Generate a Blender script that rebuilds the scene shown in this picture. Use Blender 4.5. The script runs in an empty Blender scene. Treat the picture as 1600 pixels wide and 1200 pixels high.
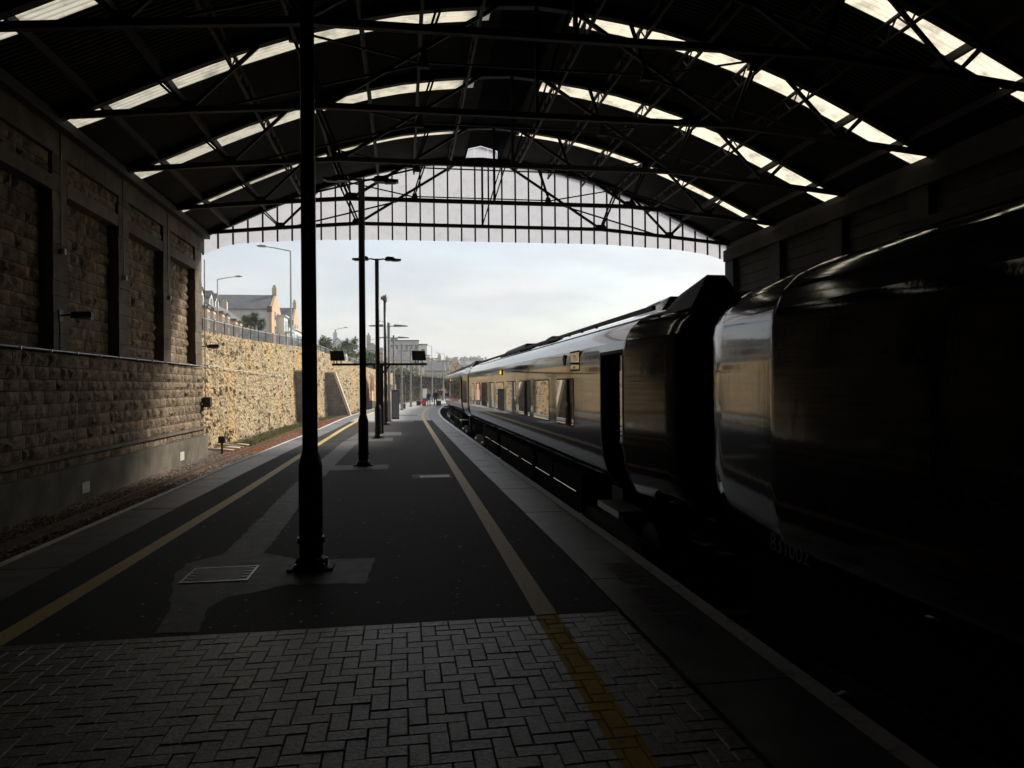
import bpy, bmesh, math, random
from mathutils import Vector, Matrix, noise as mn
R = random.Random(7)
rad = math.radians
sc = bpy.context.scene
COL = sc.collection

# ------------------------------------------------------------------ camera
YAW, PITCH, ROLL, EYE, FPX = rad(8.632), rad(0.1287), rad(0.5), 2.1, 1120.0
fwd = Vector((math.sin(YAW)*math.cos(PITCH), math.cos(YAW)*math.cos(PITCH), math.sin(PITCH)))
r0 = Vector((math.cos(YAW), -math.sin(YAW), 0)); u0 = r0.cross(fwd)
rt = r0*math.cos(ROLL) - u0*math.sin(ROLL); up = r0*math.sin(ROLL) + u0*math.cos(ROLL)
cam = bpy.data.cameras.new('camera'); cam_ob = bpy.data.objects.new('camera', cam)
COL.objects.link(cam_ob)
cam.sensor_width = 36; cam.lens = FPX/1600*36; cam.clip_start = .05; cam.clip_end = 6000
M = Matrix((rt, up, -fwd)).transposed().to_4x4(); M.translation = (0, 0, EYE)
cam_ob.matrix_world = M
sc.camera = cam_ob

def at(x, y, d):
    """world point seen at photo pixel (x, y), d metres along the view axis"""
    return Vector((0, 0, EYE)) + (fwd + rt*((x-800)/FPX) - up*((y-600)/FPX))*d

# ------------------------------------------------------------------ light and sky
SUN_EL, SUN_AZ = rad(34), rad(57)      # azimuth measured from +Y towards +X
w = bpy.data.worlds.new('World'); sc.world = w; w.use_nodes = True
nt = w.node_tree; nt.nodes.clear()
def N(t, **k):
    n = nt.nodes.new(t)
    for a, b in k.items(): setattr(n, a, b)
    return n
out = N('ShaderNodeOutputWorld'); bg = N('ShaderNodeBackground')
sky = N('ShaderNodeTexSky', sky_type='NISHITA', sun_disc=False)
sky.sun_elevation = SUN_EL; sky.sun_rotation = SUN_AZ; sky.air_density = 1.2; sky.dust_density = 1.5
tc = N('ShaderNodeTexCoord'); sep = N('ShaderNodeSeparateXYZ')
nt.links.new(tc.outputs['Generated'], sep.inputs[0])
mx = N('ShaderNodeMath', operation='ABSOLUTE'); nt.links.new(sep.outputs['Z'], mx.inputs[0])
ad = N('ShaderNodeMath', operation='ADD'); nt.links.new(mx.outputs[0], ad.inputs[0]); ad.inputs[1].default_value = .16
dx = N('ShaderNodeMath', operation='DIVIDE'); dy = N('ShaderNodeMath', operation='DIVIDE')
nt.links.new(sep.outputs['X'], dx.inputs[0]); nt.links.new(ad.outputs[0], dx.inputs[1])
nt.links.new(sep.outputs['Y'], dy.inputs[0]); nt.links.new(ad.outputs[0], dy.inputs[1])
cmb = N('ShaderNodeCombineXYZ'); nt.links.new(dx.outputs[0], cmb.inputs[0]); nt.links.new(dy.outputs[0], cmb.inputs[1])
nz = N('ShaderNodeTexNoise'); nz.inputs['Scale'].default_value = .8; nz.inputs['Detail'].default_value = 9
nz.inputs['Roughness'].default_value = .55; nz.inputs['Distortion'].default_value = .3
nt.links.new(cmb.outputs[0], nz.inputs['Vector'])
rmp = N('ShaderNodeValToRGB'); rmp.color_ramp.elements[0].position = .34; rmp.color_ramp.elements[1].position = .62
rmp.color_ramp.elements[0].color = (.30, .30, .30, 1); rmp.color_ramp.elements[1].color = (1, 1, 1, 1)
nt.links.new(nz.outputs['Fac'], rmp.inputs[0])
nz2 = N('ShaderNodeTexNoise'); nz2.inputs['Scale'].default_value = 1.7; nz2.inputs['Detail'].default_value = 6
nt.links.new(cmb.outputs[0], nz2.inputs['Vector'])
cc = N('ShaderNodeValToRGB'); cc.color_ramp.elements[0].position = .35; cc.color_ramp.elements[1].position = .68
cc.color_ramp.elements[0].color = (3.9, 4.0, 4.3, 1); cc.color_ramp.elements[1].color = (5.3, 5.22, 5.15, 1)
nt.links.new(nz2.outputs['Fac'], cc.inputs[0])
sk = N('ShaderNodeVectorMath', operation='SCALE'); sk.inputs['Scale'].default_value = 1.0
nt.links.new(sky.outputs[0], sk.inputs[0])
mix = N('ShaderNodeMix', data_type='RGBA')
nt.links.new(rmp.outputs[0], mix.inputs['Factor']); nt.links.new(sk.outputs[0], mix.inputs['A']); nt.links.new(cc.outputs[0], mix.inputs['B'])
nt.links.new(mix.outputs['Result'], bg.inputs[0]); bg.inputs[1].default_value = .12
nt.links.new(bg.outputs[0], out.inputs[0])

sl = bpy.data.lights.new('sun', 'SUN'); so = bpy.data.objects.new('sun', sl); COL.objects.link(so)
sl.energy = 4.4; sl.angle = rad(12); sl.color = (1, .93, .82)
sd = Vector((math.sin(SUN_AZ)*math.cos(SUN_EL), math.cos(SUN_AZ)*math.cos(SUN_EL), math.sin(SUN_EL)))
so.rotation_euler = sd.to_track_quat('Z', 'Y').to_euler(); so.location = (40, 0, 60)

sc.view_settings.view_transform = 'Standard'; sc.view_settings.look = 'None'
sc.view_settings.gamma = 1; sc.view_settings.use_curve_mapping = False
sc.view_settings.exposure = .52
sc.render.engine = 'CYCLES'
cy = sc.cycles; cy.use_denoising = True; cy.denoising_prefilter = 'ACCURATE'; cy.use_adaptive_sampling = True; cy.adaptive_threshold = .004; cy.adaptive_min_samples = 24; cy.max_bounces = 8; cy.diffuse_bounces = 2; cy.glossy_bounces = 4
cy.transmission_bounces = 6; cy.transparent_max_bounces = 12; cy.sample_clamp_indirect = 6

# ------------------------------------------------------------------ materials
MATS = {}
def mat(name, col, rough=.8, metal=0, c2=None, scale=4, detail=6, bump=0, bscale=None, spec=None, ior=None,
        rnd=0, island=0, coat=0, contrast=(.35, .65), stretch=(1, 1, 1), dist=.02, trans=None):
    m = bpy.data.materials.new(name); m.use_nodes = True; t = m.node_tree; L = t.links.new
    p = t.nodes['Principled BSDF']; p.inputs['Roughness'].default_value = rough; p.inputs['Metallic'].default_value = metal
    if spec is not None: p.inputs['Specular IOR Level'].default_value = spec
    if ior: p.inputs['IOR'].default_value = ior
    if coat: p.inputs['Coat Weight'].default_value = coat; p.inputs['Coat Roughness'].default_value = .03
    g = t.nodes.new('ShaderNodeNewGeometry')
    mp = t.nodes.new('ShaderNodeMapping'); mp.inputs['Scale'].default_value = stretch
    L(g.outputs['Position'], mp.inputs[0])
    src = None
    if c2:
        n = t.nodes.new('ShaderNodeTexNoise'); n.inputs['Scale'].default_value = scale; n.inputs['Detail'].default_value = detail
        n.inputs['Roughness'].default_value = .62; L(mp.outputs[0], n.inputs['Vector'])
        r = t.nodes.new('ShaderNodeValToRGB'); r.color_ramp.elements[0].position, r.color_ramp.elements[1].position = contrast
        r.color_ramp.elements[0].color = (*col, 1); r.color_ramp.elements[1].color = (*c2, 1)
        L(n.outputs['Fac'], r.inputs[0]); src = r.outputs[0]
    if rnd or island:
        v = t.nodes.new('ShaderNodeMapRange'); v.inputs['To Min'].default_value = 1-(rnd or island); v.inputs['To Max'].default_value = 1+(rnd or island)
        if island: L(g.outputs['Random Per Island'], v.inputs[0])
        else:
            o = t.nodes.new('ShaderNodeObjectInfo'); L(o.outputs['Random'], v.inputs[0])
        s = t.nodes.new('ShaderNodeVectorMath'); s.operation = 'SCALE'
        if src: L(src, s.inputs[0])
        else: s.inputs[0].default_value = col
        L(v.outputs[0], s.inputs['Scale']); src = s.outputs[0]
    if src: L(src, p.inputs['Base Color'])
    else: p.inputs['Base Color'].default_value = (*col, 1)
    if bump:
        n = t.nodes.new('ShaderNodeTexNoise'); n.inputs['Scale'].default_value = bscale or scale*6; n.inputs['Detail'].default_value = 8
        n.inputs['Roughness'].default_value = .65
        L(mp.outputs[0], n.inputs['Vector'])
        b = t.nodes.new('ShaderNodeBump'); b.inputs['Strength'].default_value = bump; b.inputs['Distance'].default_value = dist
        L(n.outputs['Fac'], b.inputs['Height']); L(b.outputs[0], p.inputs['Normal'])
    MATS[name] = m; return m

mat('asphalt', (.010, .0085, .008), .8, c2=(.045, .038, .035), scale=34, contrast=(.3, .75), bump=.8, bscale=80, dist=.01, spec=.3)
mat('sunlit_pale_asphalt', (.30, .29, .27), .7, c2=(.42, .41, .385), scale=1.2, bump=.3, bscale=60, dist=.01, spec=.4)  # lightened asphalt copy: sunlight put into the tone, offsetting the train's shadow
mat('asphalt_patch', (.04, .04, .04), .65, c2=(.13, .132, .13), scale=5, contrast=(.25, .7), bump=.5, bscale=70, dist=.01, spec=.4)
mat('coping', (.09, .088, .088), .45, c2=(.17, .168, .168), scale=2.5, bump=.35, bscale=60, rnd=.16, dist=.008)
mat('white_paint', (.74, .73, .69), .6, c2=(.42, .41, .36), scale=9, contrast=(.5, .72), bump=.3, bscale=80, dist=.006)
mat('yellow_paint', (.70, .49, .16), .6, c2=(.38, .27, .11), scale=30, contrast=(.4, .8), bump=.3, bscale=90, dist=.008)
mat('steel', (.007, .005, .0045), .65, c2=(.018, .010, .008), scale=2, bump=.2, bscale=30)
mat('roof_sheet', (.013, .012, .011), .65, c2=(.026, .023, .02), scale=.8, bump=.15, bscale=12)
mat('black_paint', (.012, .012, .014), .38, c2=(.02, .02, .02), scale=5, bump=.08, bscale=40)
mat('grey_paint', (.30, .31, .32), .45, c2=(.22, .22, .22), scale=4)
mat('galvanised', (.42, .43, .44), .42, .6, c2=(.3, .3, .3), scale=6)
mat('stone', (.095, .068, .042), .9, c2=(.27, .20, .128), scale=2.6, bump=.7, bscale=16, rnd=.28, dist=.05)
mat('stone_field', (.095, .068, .042), .9, c2=(.27, .20, .128), scale=2.6, bump=.7, bscale=16, island=.28, dist=.05)
mat('mortar', (.07, .058, .047), .95, c2=(.035, .03, .025), scale=3, bump=.5, bscale=30)
mat('shaded_stone', (.011, .0095, .008), .9, c2=(.028, .024, .02), scale=1.4, bump=.4, bscale=12, rnd=.2, dist=.03)  # shed stone darkened to paint the shade on the right and rear walls
mat('shaded_ballast', (.02, .018, .016), .95, c2=(.045, .04, .035), scale=5, bump=1, bscale=18, dist=.06)  # ballast blackened to stand in for the shade beneath the train
mat('dressed', (.065, .049, .033), .85, c2=(.14, .108, .074), scale=1.8, bump=.4, bscale=25, rnd=.18, dist=.02)
mat('concrete', (.22, .205, .175), .88, c2=(.34, .32, .27), scale=1.1, bump=.3, bscale=20, dist=.02)
mat('pale_plate', (.55, .53, .46), .7, c2=(.45, .43, .38), scale=6)
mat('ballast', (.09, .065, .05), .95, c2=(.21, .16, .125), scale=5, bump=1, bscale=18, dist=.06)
mat('ballast_stone', (.15, .115, .09), .95, c2=(.28, .23, .19), scale=7, island=.45, bump=.4, bscale=25)
mat('grey_block', (.13, .12, .10), .9, c2=(.22, .20, .17), scale=3, rnd=.15)
mat('rail', (.19, .13, .09), .5, .5, c2=(.08, .05, .035), scale=8)
mat('rail_bright', (.6, .6, .6), .22, 1)
mat('sleeper', (.17, .15, .13), .9, c2=(.1, .085, .07), scale=4)
mat('green_body', (.003, .008, .0075), .06, ior=1.66, coat=.2, bump=.26, bscale=1.2, stretch=(1, 1, .35), dist=.014)
mat('roof_paint', (.05, .055, .06), .09, ior=2.3, coat=.4, bump=.06, bscale=1.0, dist=.02)
mat('train_glass', (.012, .016, .014), .01, ior=2.7, coat=.3)
mat('rubber', (.006, .006, .007), .65)
mat('shade_black_metal', (.003, .003, .003), .9, spec=.05)  # near-black colour standing in for shade under the train and roof vent
mat('plinth_concrete', (.06, .05, .037), .9, c2=(.135, .115, .083), scale=1.1, bump=.4, bscale=14, dist=.02)
mat('under', (.016, .016, .017), .6, c2=(.03, .026, .022), scale=5)
mat('step_metal', (.5, .5, .5), .35, .9)
mat('text_grey', (.16, .17, .17), .4)
mat('text_red', (.09, .02, .015), .7)
mat('slate', (.075, .078, .085), .7, c2=(.12, .125, .13), scale=.9, bump=.4, bscale=8, stretch=(1, 1, 3))
mat('white_render', (.72, .71, .68), .85, c2=(.62, .61, .58), scale=.5)
mat('grey_render', (.52, .52, .52), .85, c2=(.44, .44, .44), scale=.4)
mat('cream_render', (.62, .57, .44), .85, c2=(.5, .46, .36), scale=.5)
mat('tan_stone', (.45, .30, .17), .9, c2=(.56, .40, .26), scale=2.2, bump=.4, bscale=6)
mat('pale_stone', (.42, .36, .27), .9, c2=(.58, .50, .39), scale=1.6, bump=.4, bscale=6)
mat('pink_render', (.62, .34, .25), .9, c2=(.54, .30, .23), scale=1)
mat('window_glass', (.06, .075, .09), .08, ior=1.6)
mat('blue_glass', (.22, .34, .40), .1, ior=1.6)
mat('foliage', (.045, .075, .018), .6, c2=(.12, .155, .04), scale=1.2, island=.4)
mat('foliage_dry', (.10, .095, .035), .75, c2=(.17, .15, .06), scale=2.0, island=.4)
mat('bark', (.10, .075, .05), .9, c2=(.18, .14, .1), scale=6)
mat('ground', (.10, .10, .045), .95, c2=(.20, .165, .095), scale=.35, bump=.5, bscale=3, dist=.1)
mat('far_hill', (.06, .085, .04), .95, c2=(.12, .13, .07), scale=.03, detail=10)
mat('road', (.09, .09, .09), .9)
mat('skin', (.42, .24, .17), .6)
mat('hair_fair', (.36, .27, .15), .8)
mat('hair_grey', (.30, .28, .26), .8)
mat('cloth_black', (.012, .012, .016), .85)
mat('cloth_navy', (.02, .025, .05), .85)
mat('cloth_jeans', (.03, .04, .07), .85)
mat('bag_blue', (.35, .5, .62), .7)
mat('case_red', (.62, .015, .05), .35)
mat('case_black', (.015, .015, .016), .4)
mat('orange_trim', (.62, .22, .02), .5)
mat('leaf_litter', (.30, .10, .03), .9, island=.5)
mat('grass', (.13, .15, .045), .9, island=.5)
mat('gum', (.38, .36, .34), .8, island=.3)
mat('screen_back', (.010, .010, .012), .5)

def emit(name, col, s):
    m = bpy.data.materials.new(name); m.use_nodes = True; p = m.node_tree.nodes['Principled BSDF']
    p.inputs['Base Color'].default_value = (*col, 1); p.inputs['Emission Color'].default_value = (*col, 1)
    p.inputs['Emission Strength'].default_value = s; MATS[name] = m
emit('amber_lamp', (1, .33, .02), 1.6)

def brick_mat(name, island):
    m = mat(name, (.045, .034, .027), .42, c2=(.25, .195, .16), scale=24, bump=.7, bscale=38, dist=.014, contrast=(.3, .62),
            rnd=0 if island else .3, island=.3 if island else 0, spec=1.0)
    t = m.node_tree; L = t.links.new; p = t.nodes['Principled BSDF']
    src = p.inputs['Base Color'].links[0].from_socket
    g = t.nodes.new('ShaderNodeNewGeometry'); s = t.nodes.new('ShaderNodeSeparateXYZ'); L(g.outputs['Position'], s.inputs[0])
    def band(c, h):
        a = t.nodes.new('ShaderNodeMath'); a.operation = 'SUBTRACT'; L(s.outputs['X'], a.inputs[0]); a.inputs[1].default_value = c
        b = t.nodes.new('ShaderNodeMath'); b.operation = 'ABSOLUTE'; L(a.outputs[0], b.inputs[0])
        d = t.nodes.new('ShaderNodeMath'); d.operation = 'LESS_THAN'; L(b.outputs[0], d.inputs[0]); d.inputs[1].default_value = h
        return d
    a, b = band(1.28, .105), band(-3.37, .1)
    o = t.nodes.new('ShaderNodeMath'); o.operation = 'MAXIMUM'; L(a.outputs[0], o.inputs[0]); L(b.outputs[0], o.inputs[1])
    n = t.nodes.new('ShaderNodeTexNoise'); n.inputs['Scale'].default_value = 14; n.inputs['Detail'].default_value = 7
    L(g.outputs['Position'], n.inputs['Vector'])
    r = t.nodes.new('ShaderNodeMapRange'); L(n.outputs['Fac'], r.inputs[0]); r.inputs['From Min'].default_value = .26; r.inputs['From Max'].default_value = .36
    # red blocks among the grey
    q = t.nodes.new('ShaderNodeMath'); q.operation = 'MULTIPLY'; L(o.outputs[0], q.inputs[0]); L(r.outputs[0], q.inputs[1])
    mx = t.nodes.new('ShaderNodeMix'); mx.data_type = 'RGBA'; L(q.outputs[0], mx.inputs['Factor']); L(src, mx.inputs['A'])
    mx.inputs['B'].default_value = (.85, .52, .07, 1); L(mx.outputs['Result'], p.inputs['Base Color'])
    for inp, lo, hi in (('Roughness', .42, .75), ('Specular IOR Level', .6, .25)):
        v = t.nodes.new('ShaderNodeMapRange'); L(q.outputs[0], v.inputs[0]); v.inputs['To Min'].default_value = lo; v.inputs['To Max'].default_value = hi; L(v.outputs[0], p.inputs[inp])
brick_mat('paver', False); brick_mat('paver_field', True)

def trans_mat(name, tcol, rcol, clear, sc_=3, low=.5):
    m = bpy.data.materials.new(name); m.use_nodes = True; t = m.node_tree; t.nodes.clear(); L = t.links.new
    o = t.nodes.new('ShaderNodeOutputMaterial'); tr = t.nodes.new('ShaderNodeBsdfTranslucent'); df = t.nodes.new('ShaderNodeBsdfDiffuse')
    cl = t.nodes.new('ShaderNodeBsdfTransparent'); a = t.nodes.new('ShaderNodeMixShader'); b = t.nodes.new('ShaderNodeMixShader')
    df.inputs[0].default_value = (*rcol, 1); cl.inputs[0].default_value = (*tcol, 1)
    g = t.nodes.new('ShaderNodeNewGeometry'); n = t.nodes.new('ShaderNodeTexNoise'); n.inputs['Scale'].default_value = sc_; n.inputs['Detail'].default_value = 8
    L(g.outputs['Position'], n.inputs['Vector'])
    r = t.nodes.new('ShaderNodeValToRGB'); r.color_ramp.elements[0].position = .28; r.color_ramp.elements[1].position = .52
    r.color_ramp.elements[0].color = (*[c*low for c in tcol], 1); r.color_ramp.elements[1].color = (*tcol, 1)
    L(n.outputs['Fac'], r.inputs[0]); L(r.outputs[0], tr.inputs[0])
    a.inputs[0].default_value = .12; L(tr.outputs[0], a.inputs[1]); L(df.outputs[0], a.inputs[2])
    b.inputs[0].default_value = clear; L(a.outputs[0], b.inputs[1]); L(cl.outputs[0], b.inputs[2]); L(b.outputs[0], o.inputs[0])
    MATS[name] = m
trans_mat('skylight', (.60, .56, .45), (.3, .27, .22), .05, sc_=2.2, low=.5)
trans_mat('screen_sheet', (.58, .58, .62), (.4, .4, .4), .18, low=.88)

def wall_mat():
    m = mat('rubble', (.31, .235, .14), .95, c2=(.50, .40, .255), scale=1.3, bump=1, bscale=9, dist=.08)
    t = m.node_tree; L = t.links.new; p = t.nodes['Principled BSDF']; src = p.inputs['Base Color'].links[0].from_socket
    g = t.nodes.new('ShaderNodeNewGeometry')
    def layer(src, scale, lo, hi, col, amt, st=(1, 1, 1), loc=(0, 0, 0)):
        mp = t.nodes.new('ShaderNodeMapping'); mp.inputs['Scale'].default_value = st; mp.inputs['Location'].default_value = loc; L(g.outputs['Position'], mp.inputs[0])
        n = t.nodes.new('ShaderNodeTexNoise'); n.inputs['Scale'].default_value = scale; n.inputs['Detail'].default_value = 8; n.inputs['Roughness'].default_value = .6
        L(mp.outputs[0], n.inputs['Vector'])
        r = t.nodes.new('ShaderNodeMapRange'); L(n.outputs['Fac'], r.inputs[0]); r.inputs['From Min'].default_value = lo; r.inputs['From Max'].default_value = hi
        r.inputs['To Max'].default_value = amt
        x = t.nodes.new('ShaderNodeMix'); x.data_type = 'RGBA'; L(r.outputs[0], x.inputs['Factor']); L(src, x.inputs['A']); x.inputs['B'].default_value = (*col, 1)
        return x.outputs['Result']
    s = layer(src, .28, .50, .62, (.60, .34, .10), .5, (1, 1, .45))
    s = layer(s, .35, .54, .66, (.43, .38, .18), .6, (1, 1, .6), (9, 4, 2))
    s = layer(s, 3.0, .60, .68, (.10, .075, .045), .85, (1, 1, .7), (3, 1, 7))
    s = layer(s, 9.0, .60, .68, (.13, .10, .06), .7)
    s = layer(s, 1.1, .60, .70, (.18, .18, .06), .45, (1, 1, .35), (5, 5, 5))
    L(s, p.inputs['Base Color'])
wall_mat()

# ------------------------------------------------------------------ mesh helpers
class MB:
    def __init__(s): s.v = []; s.f = []
    def add(s, vs, fs):
        o = len(s.v); s.v += [tuple(v) for v in vs]; s.f += [tuple(i+o for i in f) for f in fs]; return s
    def box(s, x0, x1, y0, y1, z0, z1):
        v = [(x, y, z) for z in (z0, z1) for y in (y0, y1) for x in (x0, x1)]
        return s.add(v, [(0, 2, 3, 1), (4, 5, 7, 6), (0, 1, 5, 4), (2, 6, 7, 3), (0, 4, 6, 2), (1, 3, 7, 5)])
    def bar(s, a, b, w, h=None, upv=(0, 0, 1)):
        a = Vector(a); b = Vector(b); h = h or w; d = (b-a).normalized(); u = Vector(upv)
        if abs(d.dot(u)) > .98: u = Vector((0, 1, 0))
        x = d.cross(u).normalized()*w/2; z = x.normalized().cross(d)*h/2
        v = [p+i*x+j*z for p in (a, b) for i, j in ((-1, -1), (1, -1), (1, 1), (-1, 1))]
        return s.add(v, [(0, 1, 2, 3), (7, 6, 5, 4), (0, 4, 5, 1), (1, 5, 6, 2), (2, 6, 7, 3), (3, 7, 4, 0)])
    def tube(s, pts, rs, n=10, cap=True):
        pts = [Vector(p) for p in pts]
        if not hasattr(rs, '__len__'): rs = [rs]*len(pts)
        o = len(s.v); prev = None
        for i, p in enumerate(pts):
            d = (pts[min(i+1, len(pts)-1)]-pts[max(i-1, 0)]).normalized()
            u = Vector((0, 0, 1)) if abs(d.z) < .9 else Vector((1, 0, 0))
            x = d.cross(u).normalized(); y = d.cross(x)
            for k in range(n):
                a = 2*math.pi*k/n; s.v.append(tuple(p+(x*math.cos(a)+y*math.sin(a))*rs[i]))
        for i in range(len(pts)-1):
            for k in range(n):
                k2 = (k+1) % n; s.f.append((o+i*n+k, o+i*n+k2, o+(i+1)*n+k2, o+(i+1)*n+k))
        if cap: s.f.append(tuple(o+k for k in range(n))[::-1]); s.f.append(tuple(o+(len(pts)-1)*n+k for k in range(n)))
        return s
    def prism(s, poly, a, b, axis='z'):
        """poly in 2D extruded a..b along axis"""
        n = len(poly)
        def P(p, c): return {'z': (p[0], p[1], c), 'y': (p[0], c, p[1]), 'x': (c, p[0], p[1])}[axis]
        s.add([P(p, a) for p in poly]+[P(p, b) for p in poly], [tuple(range(n))[::-1], tuple(range(n, 2*n))]+[(i, (i+1) % n, n+(i+1) % n, n+i) for i in range(n)])
        return s
    def build(s, name, m, parent=None, smooth=False, fix=True):
        me = bpy.data.meshes.new(name); me.from_pydata(s.v, [], s.f)
        if fix:
            bm = bmesh.new(); bm.from_mesh(me); bmesh.ops.recalc_face_normals(bm, faces=bm.faces); bm.to_mesh(me); bm.free()
        if smooth: me.polygons.foreach_set('use_smooth', [True]*len(me.polygons))
        me.materials.append(MATS[m] if isinstance(m, str) else m)
        return link(name, me, parent)
def link(name, me, parent=None):
    o = bpy.data.objects.new(name, me); COL.objects.link(o)
    if parent is not None:
        o.parent = parent; o.matrix_parent_inverse = parent.matrix_basis.inverted()
    return o
def tag(o, label=None, cat=None, group=None, kind=None):
    if label: o['label'] = label
    if cat: o['category'] = cat
    if group: o['group'] = group
    if kind: o['kind'] = kind
    return o
def thing(name, loc, label, cat, group=None, rz=0):
    o = bpy.data.objects.new(name, None); COL.objects.link(o); o.location = loc; o.rotation_euler = (0, 0, rz)
    return tag(o, label, cat, group)
def local(mb, name, m, parent, smooth=False):
    """part built in its thing's own coordinates"""
    o = mb.build(name, m, None, smooth); o.parent = parent; return o
def copy_tree(o, parent=None):
    c = o.copy(); COL.objects.link(c); c.parent = parent
    if parent is not None: c.matrix_parent_inverse = o.matrix_parent_inverse
    for ch in o.children: copy_tree(ch, c)
    return c
def lerp(tab, x):
    if x <= tab[0][0]: return tab[0][1]
    for (a, b), (c, d) in zip(tab, tab[1:]):
        if x <= c: return b+(d-b)*(x-a)/(c-a)
    return tab[-1][1]
def curve(y): return .0018*max(0, y-45)**2

# ------------------------------------------------------------------ ground
WALLX, SHED_END = -8.4, 32.4
def frange(a, b, n): return [a+(b-a)*i/n for i in range(n+1)]
mb = MB(); mb.add([(-2500, -800, -.95), (2500, -800, -.95), (2500, 4000, -.95), (-2500, 4000, -.95)], [(0, 1, 2, 3)])
tag(mb.build('ground', 'ground', fix=False), kind='structure')

def EL(y): return lerp([(-30, -4.9), (9, -4.86), (18, -4.77), (27, -4.58), (37, -4.25), (55, -3.95), (200, -3.9)], y)+curve(y)
def ER(y): return lerp([(-30, 2.87), (9, 2.86), (20, 2.74), (40, 2.62), (200, 2.62)], y)+curve(y)
def strip(mb, fa, fb, y0, y1, z, step=1.0):
    ys = frange(y0, y1, max(1, int((y1-y0)/step)))
    mb.add([p for y in ys for p in ((fa(y), y, z), (fb(y), y, z))], [(2*i, 2*i+1, 2*i+3, 2*i+2) for i in range(len(ys)-1)])
    return mb
CW = .88
PEND = 128
# platform: body with asphalt, set between the coping slabs
mb = MB()
ys = frange(6.44, PEND, 122)
for a, b in zip(ys, ys[1:]):
    mb.add([(EL(a)+CW, a, 0), (ER(a)-CW, a, 0), (ER(b)-CW, b, 0), (EL(b)+CW, b, 0)], [(0, 1, 2, 3)])
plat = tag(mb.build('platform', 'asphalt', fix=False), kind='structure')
mb = MB(); ys = frange(-28, PEND, 156)
for f, sgn in ((EL, 1), (ER, -1)):
    for a, b in zip(ys, ys[1:]):
        mb.add([(f(a)+.04*sgn, a, -.06), (f(b)+.04*sgn, b, -.06), (f(b)+.04*sgn, b, -.95), (f(a)+.04*sgn, a, -.95)], [(0, 1, 2, 3)])
for a, b in zip(ys, ys[1:]):
    mb.add([(EL(a)+.04, a, -.062), (ER(a)-.04, a, -.062), (ER(b)-.04, b, -.062), (EL(b)+.04, b, -.062)], [(0, 1, 2, 3)])
mb.build('platform_wall', 'concrete', plat, fix=False)
def slab_row(f, sgn, y0, y1, pitch):
    y = y0
    while y < y1:
        a, b = y+.006, y+pitch-.006
        xo0, xo1 = f(a), f(b); xi0, xi1 = xo0+sgn*(CW-.012), xo1+sgn*(CW-.012)
        z1 = .003+R.uniform(-.003, .004); m = MB()
        lo = [(xo0, a), (xi0, a), (xi1, b), (xo1, b)]
        m.add([(p[0], p[1], -.055) for p in lo]+[(p[0], p[1], z1) for p in lo],
              [(4, 5, 6, 7), (0, 1, 5, 4), (1, 2, 6, 5), (2, 3, 7, 6), (3, 0, 4, 7)])
        m.build('coping_slab', 'coping', plat)
        y += pitch
slab_row(ER, -1, 1.99, 62, 1.385); slab_row(EL, 1, 5.0, 62, 1.385)
for f, s in ((ER, -1), (EL, 1)):
    m = MB(); strip(m, lambda y: f(y), lambda y: f(y)+s*(CW-.01), 62.6, PEND, .003); strip(m, lambda y: f(y), lambda y: f(y)+s*(CW-.01), -28, 1.98 if s < 0 else 4.99, .003)
    m.build('coping_edge', 'coping', plat, fix=False)
m = MB(); strip(m, lambda y: ER(y)-.165, lambda y: ER(y)-.012, -28, PEND, .0125); m.build('edge_line', 'white_paint', plat, fix=False)
m = MB(); strip(m, lambda y: EL(y)+.012, lambda y: EL(y)+.13, -28, PEND, .0125); m.build('edge_line', 'white_paint', plat, fix=False)
m = MB(); strip(m, lambda y: 1.18+curve(y), lambda y: 1.38+curve(y), 6.45, PEND, .004); m.build('yellow_line', 'yellow_paint', plat, fix=False)
YL = [(6, -3.38), (9, -3.31), (15, -3.2), (23, -3.15), (37, -3.0), (46, -2.8), (200, -2.7)]
m = MB(); strip(m, lambda y: lerp(YL, y)-.1+curve(y), lambda y: lerp(YL, y)+.1+curve(y), 6.45, PEND, .004); m.build('yellow_line', 'yellow_paint', plat, fix=False)
m = MB(); strip(m, lambda y: EL(y)+CW+.0, lambda y: ER(y)-CW, 44.6, PEND, .0022); m.build('sunlit_surfacing', 'sunlit_pale_asphalt', plat, fix=False)  # paler outer stretch with sunlight painted into its colour
# lighter trench reinstatement and bases round the posts
POLY = [(-2.34, 14.01), (-2.27, 11.12), (-2.27, 9.48), (-2.58, 9.05), (-2.56, 8.52), (-2.2, 7.18), (-2.11, 6.54), (-1.76, 6.5), (-1.86, 7.22), (-1.77, 7.51), (-1.22, 7.9), (-.41, 7.8), (-.36, 8.95), (-1.28, 8.99), (-1.4, 9.15), (-1.76, 9.45), (-1.8, 12.09), (-1.86, 13.93), (-1.85, 18.59), (-1.76, 25.24), (-1.57, 30.94), (-2.05, 33.64), (-2.3, 27.67), (-2.38, 18.72)]
def patch(poly, z=.004):
    m = MB(); m.add([(x, y, z) for x, y in poly], [tuple(range(len(poly)))]); return m.build('asphalt_patch', 'asphalt_patch', plat, fix=False)
ragged = []
for (a, b), (c, d) in zip(POLY, POLY[1:]+POLY[:1]):
    n = max(1, int(math.hypot(c-a, d-b)/.12))
    for i in range(n):
        x, y = a+(c-a)*i/n, b+(d-b)*i/n; ragged.append((x+.035*mn.noise((x*5, y*5, 0))+R.uniform(-.008, .008), y+.035*mn.noise((x*5, y*5, 7))+R.uniform(-.008, .008)))
patch(ragged[::-1])
def rect(x0, x1, y0, y1): return [(x0, y0), (x1, y0), (x1, y1), (x0, y1)]
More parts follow.
